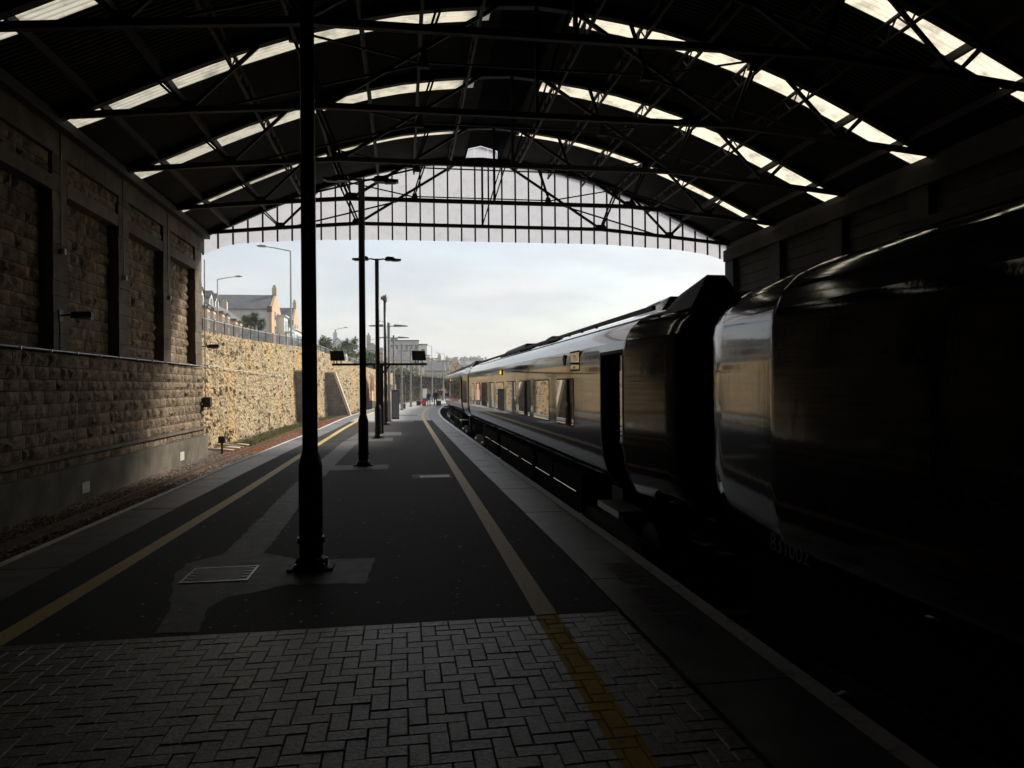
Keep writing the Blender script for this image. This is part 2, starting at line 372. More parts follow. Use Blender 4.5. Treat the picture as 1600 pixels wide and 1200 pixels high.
for r_ in (rect(-1.84, -.4, 18.5, 19.6), rect(-1.55, -.42, 28.0, 29.8), rect(-1.56, -.1, 31.2, 33.5), rect(-2.2, .6, 42.5, 44.5), rect(-1.5, 1.0, 52, 53.2), rect(-2.6, -.6, 61, 62.5)): patch(r_, .0065)
m = MB()
for (x0, x1, y0, y1) in ((.18, 1.1, 16.37, 16.55), (.18, 1.1, 17.0, 17.18), (.18, .36, 16.55, 17.0)): m.box(x0, x1, y0, y1, .001, .006)
m.build('concrete_surround', 'concrete', plat)
m = MB(); m.box(.36, 1.05, 16.56, 16.99, .001, .010); m.build('access_cover', 'rail', plat)
# spots of gum and grit
m = MB()
for i in range(420):
    y = 6.6+R.random()**1.5*26; x = R.uniform(-3.0, 2.0); r = R.uniform(.006, .02); n = 6
    m.add([(x+r*math.cos(k*math.tau/n)*R.uniform(.7, 1.4), y+r*math.sin(k*math.tau/n)*R.uniform(.7, 1.3), .0085) for k in range(n)], [tuple(range(n))])
tag(m.build('chewing_gum', 'gum', plat, fix=False), kind='stuff')

def text(body, size, m, name, parent, loc, rot, ext=.0, sx=1.0, space=1.0):
    cu = bpy.data.curves.new(name, 'FONT'); cu.body = body; cu.size = size; cu.extrude = ext; cu.space_character = space
    tmp = bpy.data.objects.new(name, cu); COL.objects.link(tmp); bpy.context.view_layer.update()
    me = bpy.data.meshes.new_from_object(tmp.evaluated_get(bpy.context.evaluated_depsgraph_get())); bpy.data.objects.remove(tmp)
    if not me.materials: me.materials.append(MATS[m])
    me.name = name; o = bpy.data.objects.new(name, me); COL.objects.link(o); o.parent = parent
    o.location = loc; o.rotation_euler = rot; o.scale = (sx, 1, 1); return o
text('MIND THE STEP', .38, 'text_red', 'painted_lettering', plat, (2.28, 8.15, .0105), (0, 0, -math.pi/2), sx=.88)

# herringbone paving
mat('joint_sand', (.03, .026, .022), .95)
pav = MB(); pav.box(-4.0, 1.985, -28, 6.44, -.058, -.016)
pav = tag(pav.build('brick_paving', 'joint_sand'), kind='structure')
P, G = .1215, .0042
def brick_mesh(lx, ly, k):
    rr = random.Random(k); h = .004; c = .006
    x, y = lx/2-G/2, ly/2-G/2
    v = [(sx*x, sy*y, -.04) for sx, sy in ((-1, -1), (1, -1), (1, 1), (-1, 1))]
    v += [(sx*x, sy*y, -c) for sx, sy in ((-1, -1), (1, -1), (1, 1), (-1, 1))]
    v += [(sx*(x-c)+rr.uniform(-.002, .002), sy*(y-c)+rr.uniform(-.002, .002), rr.uniform(-.001, .0015)) for sx, sy in ((-1, -1), (1, -1), (1, 1), (-1, 1))]
    f = [(8, 9, 10, 11)]
    for a in (0, 4):
        for i in range(4): f.append((a+i, a+(i+1) % 4, a+4+(i+1) % 4, a+4+i))
    return v, f
BM = {}
for k in range(4):
    for o_, (lx, ly) in (('h', (2*P, P)), ('v', (P, 2*P)), ('q', (P, P))):
        v, f = brick_mesh(lx, ly, k*3+(o_ == 'h')); me = bpy.data.meshes.new('brick'); me.from_pydata(v, [], f); me.materials.append(MATS['paver']); BM[o_, k] = (me, v, f)
cells = []
X0, X1, YT = -4.0+.004, 1.98, 6.44-P
ncx = int((X1-X0)/P); 
for j in range(-160, 1):
    for i in range(0, ncx+1):
        k = (i-j) % 4              # 90 degree herringbone
        cx, cy = X0+i*P, YT+(j-1)*P
        if k == 0: cells.append(('h', cx+P, cy+P/2) if i < ncx-1 else ('q', cx+P/2, cy+P/2))
        elif k == 3: cells.append(('v', cx+P/2, cy+P) if j < 0 else ('q', cx+P/2, cy+P/2))
def clipb(c):
    o_, x, y = c
    return x < X1 and y < YT
cells = [c for c in cells if clipb(c) and c[2] > -6]
# soldier course of stretchers along the far edge
hdr = [('h', X0+P+2*P*i, YT+P/2) for i in range(int((X1-X0)/(2*P)))]+[('q', X0+P/2+2*P*int((X1-X0)/(2*P)), YT+P/2)]
fill = MB()
def key(c):
    d = (c[2]+.3); x = 630+1120*c[1]/max(d, .3)
    return 1e9 if (c[2] < 3.75 or x < -60 or x > 1500) else math.hypot(c[1]-.1, c[2])
near = sorted(cells+hdr, key=key)
for n_, c in enumerate(near):
    o_, x, y = c; k = R.randrange(4); z = R.uniform(-.0025, .0025)
    if n_ < 300:
        b = link('brick', BM[o_, k][0], pav); b.location = (x, y, z)
        b.rotation_euler = (R.uniform(-.008, .008), R.uniform(-.008, .008), R.uniform(-.006, .006))
    else:
        me, v, f = BM[o_, k]; fill.add([(a+x, b_+y, c_+z) for a, b_, c_ in v], f)
tag(fill.build('brick_field', 'paver_field', pav, fix=False), kind='stuff')

# ------------------------------------------------------------------ trackbed
def wallx(y): return -9.0+curve(y)
m = MB(); nx, ny = 26, 260
for j in range(ny+1):
    y = 2+j*(110/ny)
    for i in range(nx+1):
        a = (WALLX-.6) if y < SHED_END else wallx(y)-.4
        b = EL(y)+.03; x = a+(b-a)*i/nx
        h = .09*math.exp(-((x-a)/1.3)**2)*1.5 + .05*mn.noise((x*1.2, y*.6, 0))
        m.v.append((x, y, -.90+h))
for j in range(ny):
    for i in range(nx): q = j*(nx+1)+i; m.f.append((q, q+1, q+nx+2, q+nx+1))
tag(m.build('trackbed', 'ballast', smooth=True, fix=False), kind='structure')
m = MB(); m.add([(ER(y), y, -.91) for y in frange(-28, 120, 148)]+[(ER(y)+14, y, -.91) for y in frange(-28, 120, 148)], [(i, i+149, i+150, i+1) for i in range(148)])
tag(m.build('trackbed', 'shaded_ballast', fix=False), kind='structure')
m = MB(); ys = frange(-28, 100, 64)
for a, b in zip(ys, ys[1:]): m.add([(5.82+curve(a), a, -.93), (5.82+curve(b), b, -.93), (5.82+curve(b), b, 0), (5.82+curve(a), a, 0), (15.5+curve(a), a, 0), (15.5+curve(b), b, 0)], [(0, 1, 2, 3), (3, 2, 5, 4)])
tag(m.build('far_platform_light_block', 'shaded_ballast', fix=False), kind='structure')  # unseen behind the train, added to block light showing under it
# loose ballast
def rock(m, x, y, z, r):
    v = []
    for dx_, dy_, dz_ in ((1, 0, 0), (-1, 0, 0), (0, 1, 0), (0, -1, 0), (0, 0, 1), (0, 0, -1)):
        v.append((x+dx_*r*R.uniform(.7, 1.4), y+dy_*r*R.uniform(.7, 1.4), z+dz_*r*R.uniform(.5, .9)))
    m.add(v, [(0, 2, 4), (2, 1, 4), (1, 3, 4), (3, 0, 4), (2, 0, 5), (1, 2, 5), (3, 1, 5), (0, 3, 5)])
m = MB()
for i in range(15000):
    y = 13+R.random()*34; x = R.uniform((WALLX if y < SHED_END else wallx(y)), -6.2)
    rock(m, x, y, -.83+R.uniform(-.02, .03), R.uniform(.022, .05))
tag(m.build('loose_ballast', 'ballast_stone', fix=False), label='brown loose ballast stones lying on the trackbed beside the stone wall', cat='ballast', kind='stuff')
m = MB()
for i in range(5200):
    y = 33+R.random()**1.4*42; x = wallx(y)+R.uniform(1.0, 3.2)
    rock(m, x, y, -.80, R.uniform(.02, .045))
tag(m.build('leaf_litter', 'leaf_litter', fix=False), label='reddish fallen leaves scattered beside the outdoor platform edge', cat='leaves', kind='stuff')
m = MB()
for i in range(9000):
    y = 37+R.random()**1.2*45; x = wallx(y)+R.uniform(.2, 1.7); h = R.uniform(.04, .13); a = R.uniform(0, 3.14)
    c, s = math.cos(a)*.03, math.sin(a)*.03
    m.add([(x-c, y-s, -.86), (x+c, y+s, -.86), (x+R.uniform(-.05, .05), y+R.uniform(-.05, .05), -.80+h)], [(0, 1, 2)])
tag(m.build('grass', 'grass', fix=False), label='short green grass along the foot of the retaining wall', cat='grass', kind='stuff')
for side, xc in (('l', -6.4), ('r', 4.32)):
    t = thing('railway_track', (xc, 0, -.9), 'rusty railway track beside the left platform edge' if side == 'l' else 'dark railway track under the green train', 'railway track')
    for s in (-1, 1):
        mb = MB(); ys = frange(-28, 110, 69)
        prof = [(-.07, 0), (.07, 0), (.07, .02), (.015, .03), (.015, .12), (.036, .125), (.036, .155), (-.036, .155), (-.036, .125), (-.015, .12), (-.015, .03), (-.07, .02)]
        for y in ys: mb.v += [(s*.7525+curve(y)+px, y, .06+pz) for px, pz in prof]
        n = len(prof)
        for i in range(len(ys)-1):
            for k in range(n): mb.f.append((i*n+k, i*n+(k+1) % n, (i+1)*n+(k+1) % n, (i+1)*n+k))
        local(mb, 'rail', 'rail', t)
    mb = MB(); mb.box(-1.3, 1.3, -.13, .13, -.1, .055); me = None
    for i in range(66):
        y = 8+i*.75
        if me is None: o = mb.build('sleeper', 'sleeper'); me = o.data
        else: o = link('sleeper', me)
        o.parent = t; o.location = (curve(y), y, 0)
# small timber lengths and debris outside the mouth
for i, (x, y, a, l) in enumerate(((-8.3, 34.2, .3, 1.3), (-8.0, 35.2, .9, 1.0), (-8.35, 36.3, -.3, 1.5), (-7.9, 36.8, .5, .8))):
    mb = MB(); mb.tube([(-l/2, 0, 0), (0, .03, .02), (l/2, 0, 0)], [.05, .06, .04], 7)
    o = mb.build('timber_log', 'pale_stone', smooth=True); o.location = (x, y, -.70); o.rotation_euler = (0, .08, a)
    tag(o, ['short pale log lying nearest the shed wall end', 'pale log lying crosswise on the ballast by the wall', 'longest pale log lying against the retaining wall foot', 'smallest pale branch farthest along the ballast'][i], 'log', 'logs on the ballast')

# ------------------------------------------------------------------ shed walls
PIERS = [(14.75, 15.55), (18.91, 19.68), (23.0, 23.8), (27.05, 27.82), (31.0, 31.95)]
lw = MB()
lw.box(WALLX-1.2, WALLX-.10, -30, 12.6, -.95, 8.7)
lw.box(WALLX-1.2, WALLX-.16, 12.6, SHED_END-.02, -.95, 3.03)
lw.box(WALLX-1.2, WALLX-.36, 12.6, SHED_END-.03, 3.03, 8.72)
left_wall = tag(lw.build('shed_wall', 'mortar'), 'dark rock-faced granite side wall with recessed panels beside the left track', 'wall')
mb = MB(); mb.box(WALLX-.3, WALLX+.10, 12.6, SHED_END+.0, -.95, .10); mb.build('plinth', 'plinth_concrete', left_wall)
y = 12.6
while y < SHED_END-.1:
    e = min(y+1.9, SHED_END-.005); mb = MB(); mb.box(WALLX-.2, WALLX+.075+R.uniform(-.006, .006), y+.006, e-.006, .385, .47); mb.build('string_course', 'dressed', left_wall); y = e
SM = []
for k in range(8):
    rr = random.Random(40+k); nu, nv = 4, 3; v = []; f = []
    for j in range(nv+1):
        for i in range(nu+1):
            edge = i in (0, nu) or j in (0, nv)
            d = 0 if edge else rr.uniform(.35, 1)
            uu = i/nu-.5+(0 if i in (0, nu) else rr.uniform(-.07, .07)); vv = j/nv-.5+(0 if j in (0, nv) else rr.uniform(-.1, .1))
            v.append((d, uu, vv))
    for j in range(nv):
        for i in range(nu): q = j*(nu+1)+i; f.append((q, q+1, q+nu+2, q+nu+1))
    b = len(v)
    for i_, j_ in ((0, 0), (nu, 0), (nu, nv), (0, nv)): v.append((-1.6, i_/nu-.5, j_/nv-.5))
    bot = list(range(nu+1)); f.append(tuple(bot[::-1])+(b, b+1))
    topr = [nv*(nu+1)+i for i in range(nu+1)]; f.append(tuple(topr)+(b+2, b+3))
    lft = [j*(nu+1) for j in range(nv+1)]; f.append(tuple(lft)+(b+3, b))
    rgt = [j*(nu+1)+nu for j in range(nv+1)]; f.append(tuple(rgt[::-1])+(b+1, b+2))
    me = bpy.data.meshes.new('stone'); me.from_pydata(v, [], f); me.materials.append(MATS['stone']); SM.append((me, v, f))
stones = []
def course(x, y0, y1, z0, h, l0, l1, dmin, dmax):
    y = y0
    while y < y1-.05:
        l = R.uniform(l0, l1)
        if y1-(y+l) < .22: l = y1-y
        hh = h
        stones.append((x, y+l/2, z0+h/2, R.uniform(dmin, dmax), l-.018, hh-.018)); y += l
def field(x, y0, y1, z0, z1, h, **k):
    n = max(1, round((z1-z0)/h)); hs = [R.uniform(.88, 1.14) for _ in range(n)]; s = (z1-z0)/sum(hs); z = z0
    for q in hs: course(x, y0, y1, z, q*s, .3, .68, .035, .105); z += q*s
course(WALLX-.05, 12.6, SHED_END-.02, .105, .275, .3, .6, .03, .075)
field(WALLX-.08, 12.6, SHED_END-.02, .475, 3.0, .33)
edges = [12.6]+[v for p in PIERS for v in p]
for (a, b) in zip(edges[::2], edges[1::2]): field(WALLX-.31, a+.0, b-.0, 3.12, 6.98, .31)
for (a, b) in zip(edges[::2], edges[1::2]): field(WALLX-.08, a+.02, b-.02, 7.34, 7.88, .27)
stones.sort(key=lambda s: (s[1] < 15.6, -s[4]*s[5]/s[1]**1.2 if s[1] >= 15.6 else 0))
fld = MB()
for n_, (x, y, z, d, l, h) in enumerate(stones):
    me, v, f = R.choice(SM); fl = R.choice((-1, 1))
    if n_ < 300:
        o = link('stone', me, left_wall); o.location = (x, y, z); o.scale = (d, l, h); o.rotation_euler = (R.choice((0, math.pi)) if fl > 0 else 0, 0, 0)
    else: fld.add([(x+a*d, y+b*l*fl, z+c*h) for a, b, c in v], f)
tag(fld.build('stone_field', 'stone_field', left_wall, fix=True), kind='stuff')
for (a, b) in PIERS:                                   # dressed piers, block by block
    z = 3.06
    while z < 7.9:
        h = R.uniform(.36, .5); e = min(z+h, 7.9); mb = MB()
        mb.box(WALLX-.37, WALLX+R.uniform(-.006, .010), a+R.uniform(-.006, .006), b+R.uniform(-.006, .006), z+.005, e-.005); mb.build('pier_block', 'dressed', left_wall); z = e
for (a, b) in zip(edges[::2], edges[1::2]):
    mb = MB(); mb.box(WALLX-.37, WALLX+.004, a+.01, b-.01, 6.98, 7.33); mb.build('lintel', 'dressed', left_wall)
    mb = MB(); mb.prism([(WALLX-.37, 3.03), (WALLX-.37, 3.17), (WALLX+.01, 3.04), (WALLX+.01, 3.02)], a+.01, b-.01, 'y'); mb.build('sill', 'dressed', left_wall)
y = 12.6
while y < SHED_END-.1:
    e = min(y+1.35, SHED_END-.01); mb = MB(); mb.box(WALLX-.36, WALLX+.012, y+.006, e-.006, 7.9, 8.5); mb.box(WALLX-.36, WALLX+.04, y+.006, e-.006, 8.5, 8.72); mb.build('cornice_block', 'dressed', left_wall); y = e
# conduits and boxes on the wall
c_ = thing('wall_conduit', (WALLX, 0, 3.03), 'thin grey conduit running along the wall under the recessed panels', 'conduit')
mb = MB(); mb.tube([(WALLX+.07, 12.7, 3.05), (WALLX+.07, SHED_END-.05, 3.03)], .017, 8); mb.build('pipe', 'galvanised', c_)
for i in range(14): mb = MB(); mb.box(WALLX-.01, WALLX+.1, 13+i*1.4, 13.05+i*1.4, 3.0, 3.075); mb.build('clip', 'galvanised', c_)
for i, (y, z0, z1) in enumerate(((19.30, 5.6, 8.5), (23.3, 5.55, 8.5), (27.5, 5.45, 8.5))):
    t = thing('conduit_drop', (WALLX, y, z0), ['thin vertical conduit with small box on the nearest visible pier', 'thin vertical conduit with small box on the middle pier', 'thin vertical conduit with small box on the pier second from the shed mouth'][i], 'conduit', 'conduit drops on the piers')
    mb = MB(); mb.tube([(WALLX+.03, y, z0), (WALLX+.03, y, z1)], .014, 6); mb.build('pipe', 'grey_paint', t)
    mb = MB(); mb.box(WALLX+.01, WALLX+.12, y-.06, y+.06, z0-.14, z0); mb.build('junction_box', 'pale_plate', t)
for i, (y0, y1, z0, z1) in enumerate(((20.15, 20.6, -.62, -.34), (28.45, 28.95, -.62, -.30))):
    mb = MB(); mb.box(WALLX+.09, WALLX+.115, y0, y1, z0, z1)
    tag(mb.build('marker_plate', 'pale_plate'), ['pale square plate on the concrete plinth, nearer the camera', 'pale square plate on the concrete plinth near the shed mouth'][i], 'plate', 'pale plates on the plinth')
mb = MB(); mb.box(WALLX+.0, WALLX+.3, 32.0, 32.3, 1.3, 1.72)
tag(mb.build('cable_box', 'under'), 'dark rusty cable box on the end of the shed wall', 'box')
mb = MB(); mb.tube([(WALLX+.04, 32.25, 1.72), (WALLX+.04, 32.25, 7.6)], .02, 6)
tag(mb.build('corner_conduit', 'grey_paint'), 'vertical conduit rising up the corner of the shed wall', 'conduit')
def bracket_lamp(loc, label):
    t = thing('bracket_lamp', loc, label, 'wall lamp', 'bracket lamps on the wall')
    mb = MB(); mb.tube([(0, 0, 0), (.25, 0, .03), (.32, 0, .03)], .025, 8); local(mb, 'bracket', 'under', t)
    mb = MB(); mb.box(.0, .03, -.1, .1, -.14, .14); local(mb, 'wall_plate', 'under', t)
    mb = MB(); mb.prism([(.28, -.06), (.28, .07), (.42, .1), (.74, .1), (.76, .06), (.76, -.03)], -.1, .1, 'y'); local(mb, 'housing', 'under', t)
    mb = MB(); mb.prism([(.45, -.09), (.44, -.052), (.75, -.033), (.74, -.09)], -.085, .085, 'y'); local(mb, 'lens', 'pale_plate', t)
bracket_lamp((WALLX, 19.25, 3.93), 'dark bracket lamp with pale lens on the pier inside the shed')
bracket_lamp((WALLX-.25, 32.7, 3.9), 'dark bracket lamp just outside the shed mouth')
mb = MB(); mb.tube([(WALLX+.02, 19.2, 3.9), (WALLX+.02, 19.2, 3.06)], .014, 6)
tag(mb.build('lamp_cable', 'under'), 'short cable below the bracket lamp inside the shed', 'cable')

# right wall and rear end
RX = 15.6
mb = MB(); mb.box(RX, RX+1.0, -30, SHED_END, -.95, 8.8)
rw = tag(mb.build('shed_wall', 'shaded_stone'), 'dark stone side wall behind the train on the right', 'wall')
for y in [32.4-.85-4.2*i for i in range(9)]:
    mb = MB(); mb.box(RX-.32, RX-.002, y, y+.84, -.9, 7.9); mb.build('pier', 'shaded_stone', rw)
z = 4.0
while z < 7.85:
    for y0 in [32.4-4.2*i for i in range(1, 5)]:
        mb = MB(); mb.box(RX-.06+R.uniform(-.02, .02), RX-.003, y0+.02, y0+3.3, z+.01, z+.42); mb.build('stone_course', 'shaded_stone', rw)
    z += .44
mb = MB(); mb.box(RX-.4, RX-.002, -30, SHED_END-.01, 7.92, 8.45); mb.build('cornice', 'shaded_stone', rw)
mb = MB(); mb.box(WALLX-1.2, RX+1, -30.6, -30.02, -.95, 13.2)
tag(mb.build('rear_wall', 'shaded_stone'), 'dark end wall closing the shed behind the platform', 'wall')

# ------------------------------------------------------------------ shed roof
XC = 3.6; HALF = 12.15
RT = [(0, 12.42), (1, 12.36), (2, 12.25), (3, 12.12), (4, 11.93), (5, 11.66), (6, 11.36), (7, 11.0), (8, 10.6), (9, 10.16), (10, 9.68), (11, 9.2), (12, 8.76), (12.6, 8.5)]
def rz_(t): return lerp(RT, abs(t))
TRUSS_Y = [32.15, 27.9, 23.15, 18.8, 14.5, 10.1, 5.8, 1.5, -2.8]
STRIPS = [(28.08, 28.95), (23.6, 24.45), (19.0, 19.95), (14.6, 15.5)]
PITCHC, AMP = .152, .022
shed = thing('shed_roof', (XC, 0, 8.7), 'dark corrugated arched train shed roof with lattice purlins and skylight strips', 'roof')
SEAMS = [.78, 2.6, 4.6, 6.2, 7.8, 9.4, 10.9, 12.3]
def sheet(y0, y1, t0, t1, side, name, m, thick=0):
    n = max(2, int((y1-y0)/PITCHC*6)); ts = frange(t0, t1, max(1, int((t1-t0)/.8))); mb = MB()
    for y in frange(y0, y1, n):
        a = AMP*math.sin(y*math.tau/PITCHC)
        for t in ts: mb.v.append((XC+side*t, y, rz_(t)+a+thick))
    k = len(ts)
    for i in range(n):
        for j in range(k-1): q = i*k+j; mb.f.append((q, q+1, q+k+1, q+k))
    o = mb.build(name, m, shed, smooth=True, fix=False); return o
bands = []; y = SHED_END+.15
for a, b in STRIPS: bands.append((b, y)); y = a
for y0, y1 in bands:
    for s in (-1, 1): sheet(y0, y1, .78, 12.35, s, 'corrugated_sheet', 'roof_sheet')
for s in (-1, 1):
    mb = MB(); ts = frange(.78, 12.35, 14)
    mb.add([(XC+s*t, y, rz_(t)) for y in (-30.3, STRIPS[-1][0]) for t in ts], [(i, i+1, i+16, i+15) for i in range(14)]); mb.build('roof_sheeting', 'roof_sheet', shed, fix=False)  # unseen roof kept solid, its skylights left out to darken the shed
for a, b in STRIPS:
    for s in (-1, 1):
        for t0, t1 in zip(SEAMS, SEAMS[1:]):
            if a < 15 and t0 < 6: sheet(a, b, t0, t1, s, 'corrugated_sheet', 'roof_sheet'); continue  # unseen middle of this strip closed with opaque sheet to cut light inside
            sheet(a, b, max(t0, 1.15)+(.0 if t0 < 1 else .012), min(t1, 12.15)-.0, s, 'skylight_sheet', 'skylight')
        sheet(a, b, .78, 1.15, s, 'corrugated_sheet', 'roof_sheet'); sheet(a, b, 12.15, 12.35, s, 'corrugated_sheet', 'roof_sheet')
# ridge vent
mb = MB()
for s in (-1, 1):
    mb.box(XC+s*.78-.03, XC+s*.78+.03, -30.2, SHED_END+.1, 12.3, 12.9)
mb.build('vent_side', 'shade_black_metal', shed)
mb = MB(); mb.prism([(XC-1.0, 12.8), (XC-.95, 12.88), (XC, 13.14), (XC+.95, 12.88), (XC+1.0, 12.8), (XC+.95, 12.83), (XC, 13.08), (XC-.95, 12.83)], -30.2, SHED_END+.2, 'y'); mb.build('vent_cap', 'shade_black_metal', shed)
def lattice(t, s, m, depth=.42):
    x = XC+s*t; z = rz_(t)-.09
    m.bar((x, -29.9, z), (x, SHED_END-.1, z), .09, .07); m.bar((x, -29.9, z-depth), (x, SHED_END-.1, z-depth), .08, .06)
    y = 5.0; k = 0
    while y < SHED_END-.5:
        m.bar((x, y, z-depth*(k % 2)), (x, y+.42, z-depth*((k+1) % 2)), .035, .035); y += .42; k += 1
for s in (-1, 1):
    for t in (1.5, 3.05, 4.6, 6.2, 7.8):
        m = MB(); lattice(t, s, m); m.build('lattice_purlin', 'steel', shed)
    for t in (9.4, 10.9):
        m = MB(); x = XC+s*t; z = rz_(t)-.12; m.bar((x, -29.9, z), (x, SHED_END-.1, z), .1, .2); m.build('purlin', 'steel', shed)
    m = MB(); x = XC+s*11.85; m.bar((x, -29.9, 8.62), (x, SHED_END-.05, 8.62), .22, .26); m.build('eaves_beam', 'steel', shed)

TL = ['nearest roof truss seen in front of the camera', '']
def make_truss(y):
    t_ = thing('roof_truss', (XC, y, 8.7), '', 'roof truss', 'steel trusses carrying the shed roof')
    def part(name, segs, w, h, dbl=0):
        m = MB()
        for a, b in segs:
            if dbl:
                for o in (-dbl, dbl): m.bar((a[0]+o*.6, o, a[1]-8.7), (b[0]+o, o, b[1]-8.7), w, h)
            else: m.bar((a[0], 0, a[1]-8.7), (b[0], 0, b[1]-8.7), w, h)
        return local(m, name, 'steel', t_)
    ts = frange(-11.9, 11.9, 20)
    part('top_chord', [((a, rz_(a)-.14), (b, rz_(b)-.14)) for a, b in zip(ts, ts[1:])], .2, .2)
    ch = [(-11.95, 8.72), (-8.8, 9.02), (-5.5, 9.29), (5.5, 9.29), (8.8, 9.02), (11.95, 8.72)]
    part('bottom_chord', list(zip(ch, ch[1:])), .13, .145)
    for s in (-1, 1):
        def S(*p): return (s*p[0], p[1])
        part('strut', [(S(5.5, 9.3), S(6.25, rz_(6.25)-.2))], .055, .075, .09)
        part('strut', [(S(5.5, 9.3), S(1.05, rz_(1.05)-.2))], .09, .10)
        part('strut', [(S(8.8, 9.04), S(7.1, rz_(7.1)-.2))], .08, .09)
        part('strut', [(S(8.8, 9.04), S(9.5, rz_(9.5)-.2))], .05, .06, .07)
        part('tie', [(S(3.0, 10.52), S(8.2, 9.1))], .05, .06)
        part('tie', [(S(3.0, 10.52), S(6.1, rz_(6.1)-.2))], .045, .05)
        part('strut', [(S(3.1, 10.46), S(2.6, rz_(2.6)-.2))], .05, .06, .05)
        part('gusset', [], .1, .1) if False else None
        for (gx, gz, ww) in ((5.5, 9.32, .62), (8.8, 9.06, .5), (3.02, 10.5, .3), (6.2, rz_(6.2)-.3, .4)):
            m = MB(); m.prism([(s*gx-ww/2, gz-8.7-.1), (s*gx+ww/2, gz-8.7-.1), (s*gx+ww*.3, gz-8.7+.17), (s*gx-ww*.3, gz-8.7+.17)], -.085, .085, 'y'); local(m, 'gusset_plate', 'steel', t_)
    part('tie', [((-3.0, 10.55), (3.0, 10.55))], .04, .045)
    part('king_post', [((0, 9.29), (0, 12.3))], .09, .09)
    part('strut', [((0, 9.35), (.9, rz_(.9)-.2))], .05, .05)
    return t_
ORD = ['Roof truss at the glazed gable of the shed mouth', 'second roof truss in from the glazed gable', 'third roof truss in from the glazed gable',
       'fourth roof truss in from the gable, above the second skylight strip', 'fifth roof truss in from the gable, crossing the top corners', 'sixth roof truss, dark and close overhead',
       'seventh roof truss, dark and overhead before the paving', 'eighth roof truss, directly above the camera', 'ninth roof truss, behind the camera']
tr0 = make_truss(TRUSS_Y[0])
for i, y in enumerate(TRUSS_Y[:7]):
    o = tr0 if i == 0 else copy_tree(tr0)
    o.location = (XC, y, 8.7); o['label'] = 'dark steel ' + ORD[i].lower() if i else 'dark steel roof truss against the glazed gable screen'

# gable screen
BOT = [(-8.55, 7.80), (-7.72, 8.18), (-7.06, 8.36), (-4.11, 8.58), (-.8, 8.66), (9.2, 8.67), (12.96, 8.48), (14.23, 8.32), (15.75, 7.90)]
gs = thing('gable_screen', (XC, SHED_END+.03, 8.6), 'pale translucent sheeted gable screen with thin mullions above the shed mouth', 'screen')
xs = frange(-8.45, 15.65, 39)
for a, b in zip(xs, xs[1:]):
    mb = MB(); ta, tb = a-XC, b-XC; k = 8; v = []
    for q in frange(0, 1, k):
        x = a+.012+(b-a-.024)*q; yy = SHED_END+.06
        ztop = 13.0-.27*abs(x-XC) if abs(x-XC) < .75 else rz_(x-XC)-.05
        v += [(x, yy, lerp(BOT, x)), (x, yy, ztop)]
    mb.add(v, [(2*i, 2*i+2, 2*i+3, 2*i+1) for i in range(k)]); mb.build('screen_panel', 'screen_sheet', gs, fix=False)
for x in xs:
    mb = MB(); mb.box(x-.034, x+.034, SHED_END-.03, SHED_END+.04, lerp(BOT, x)-.02, rz_(x-XC)-.02); mb.build('mullion', 'steel', gs)
mb = MB()
for a, b in zip(xs, xs[1:]): mb.bar((a, SHED_END+.06, rz_(a-XC)+.0), (b, SHED_END+.06, rz_(b-XC)+.0), .3, .08)
mb.build('verge_board', 'steel', gs)
mb = MB(); mb.bar((-8.3, SHED_END-.08, 8.73), (-2, SHED_END-.08, 9.3), .08, .05)

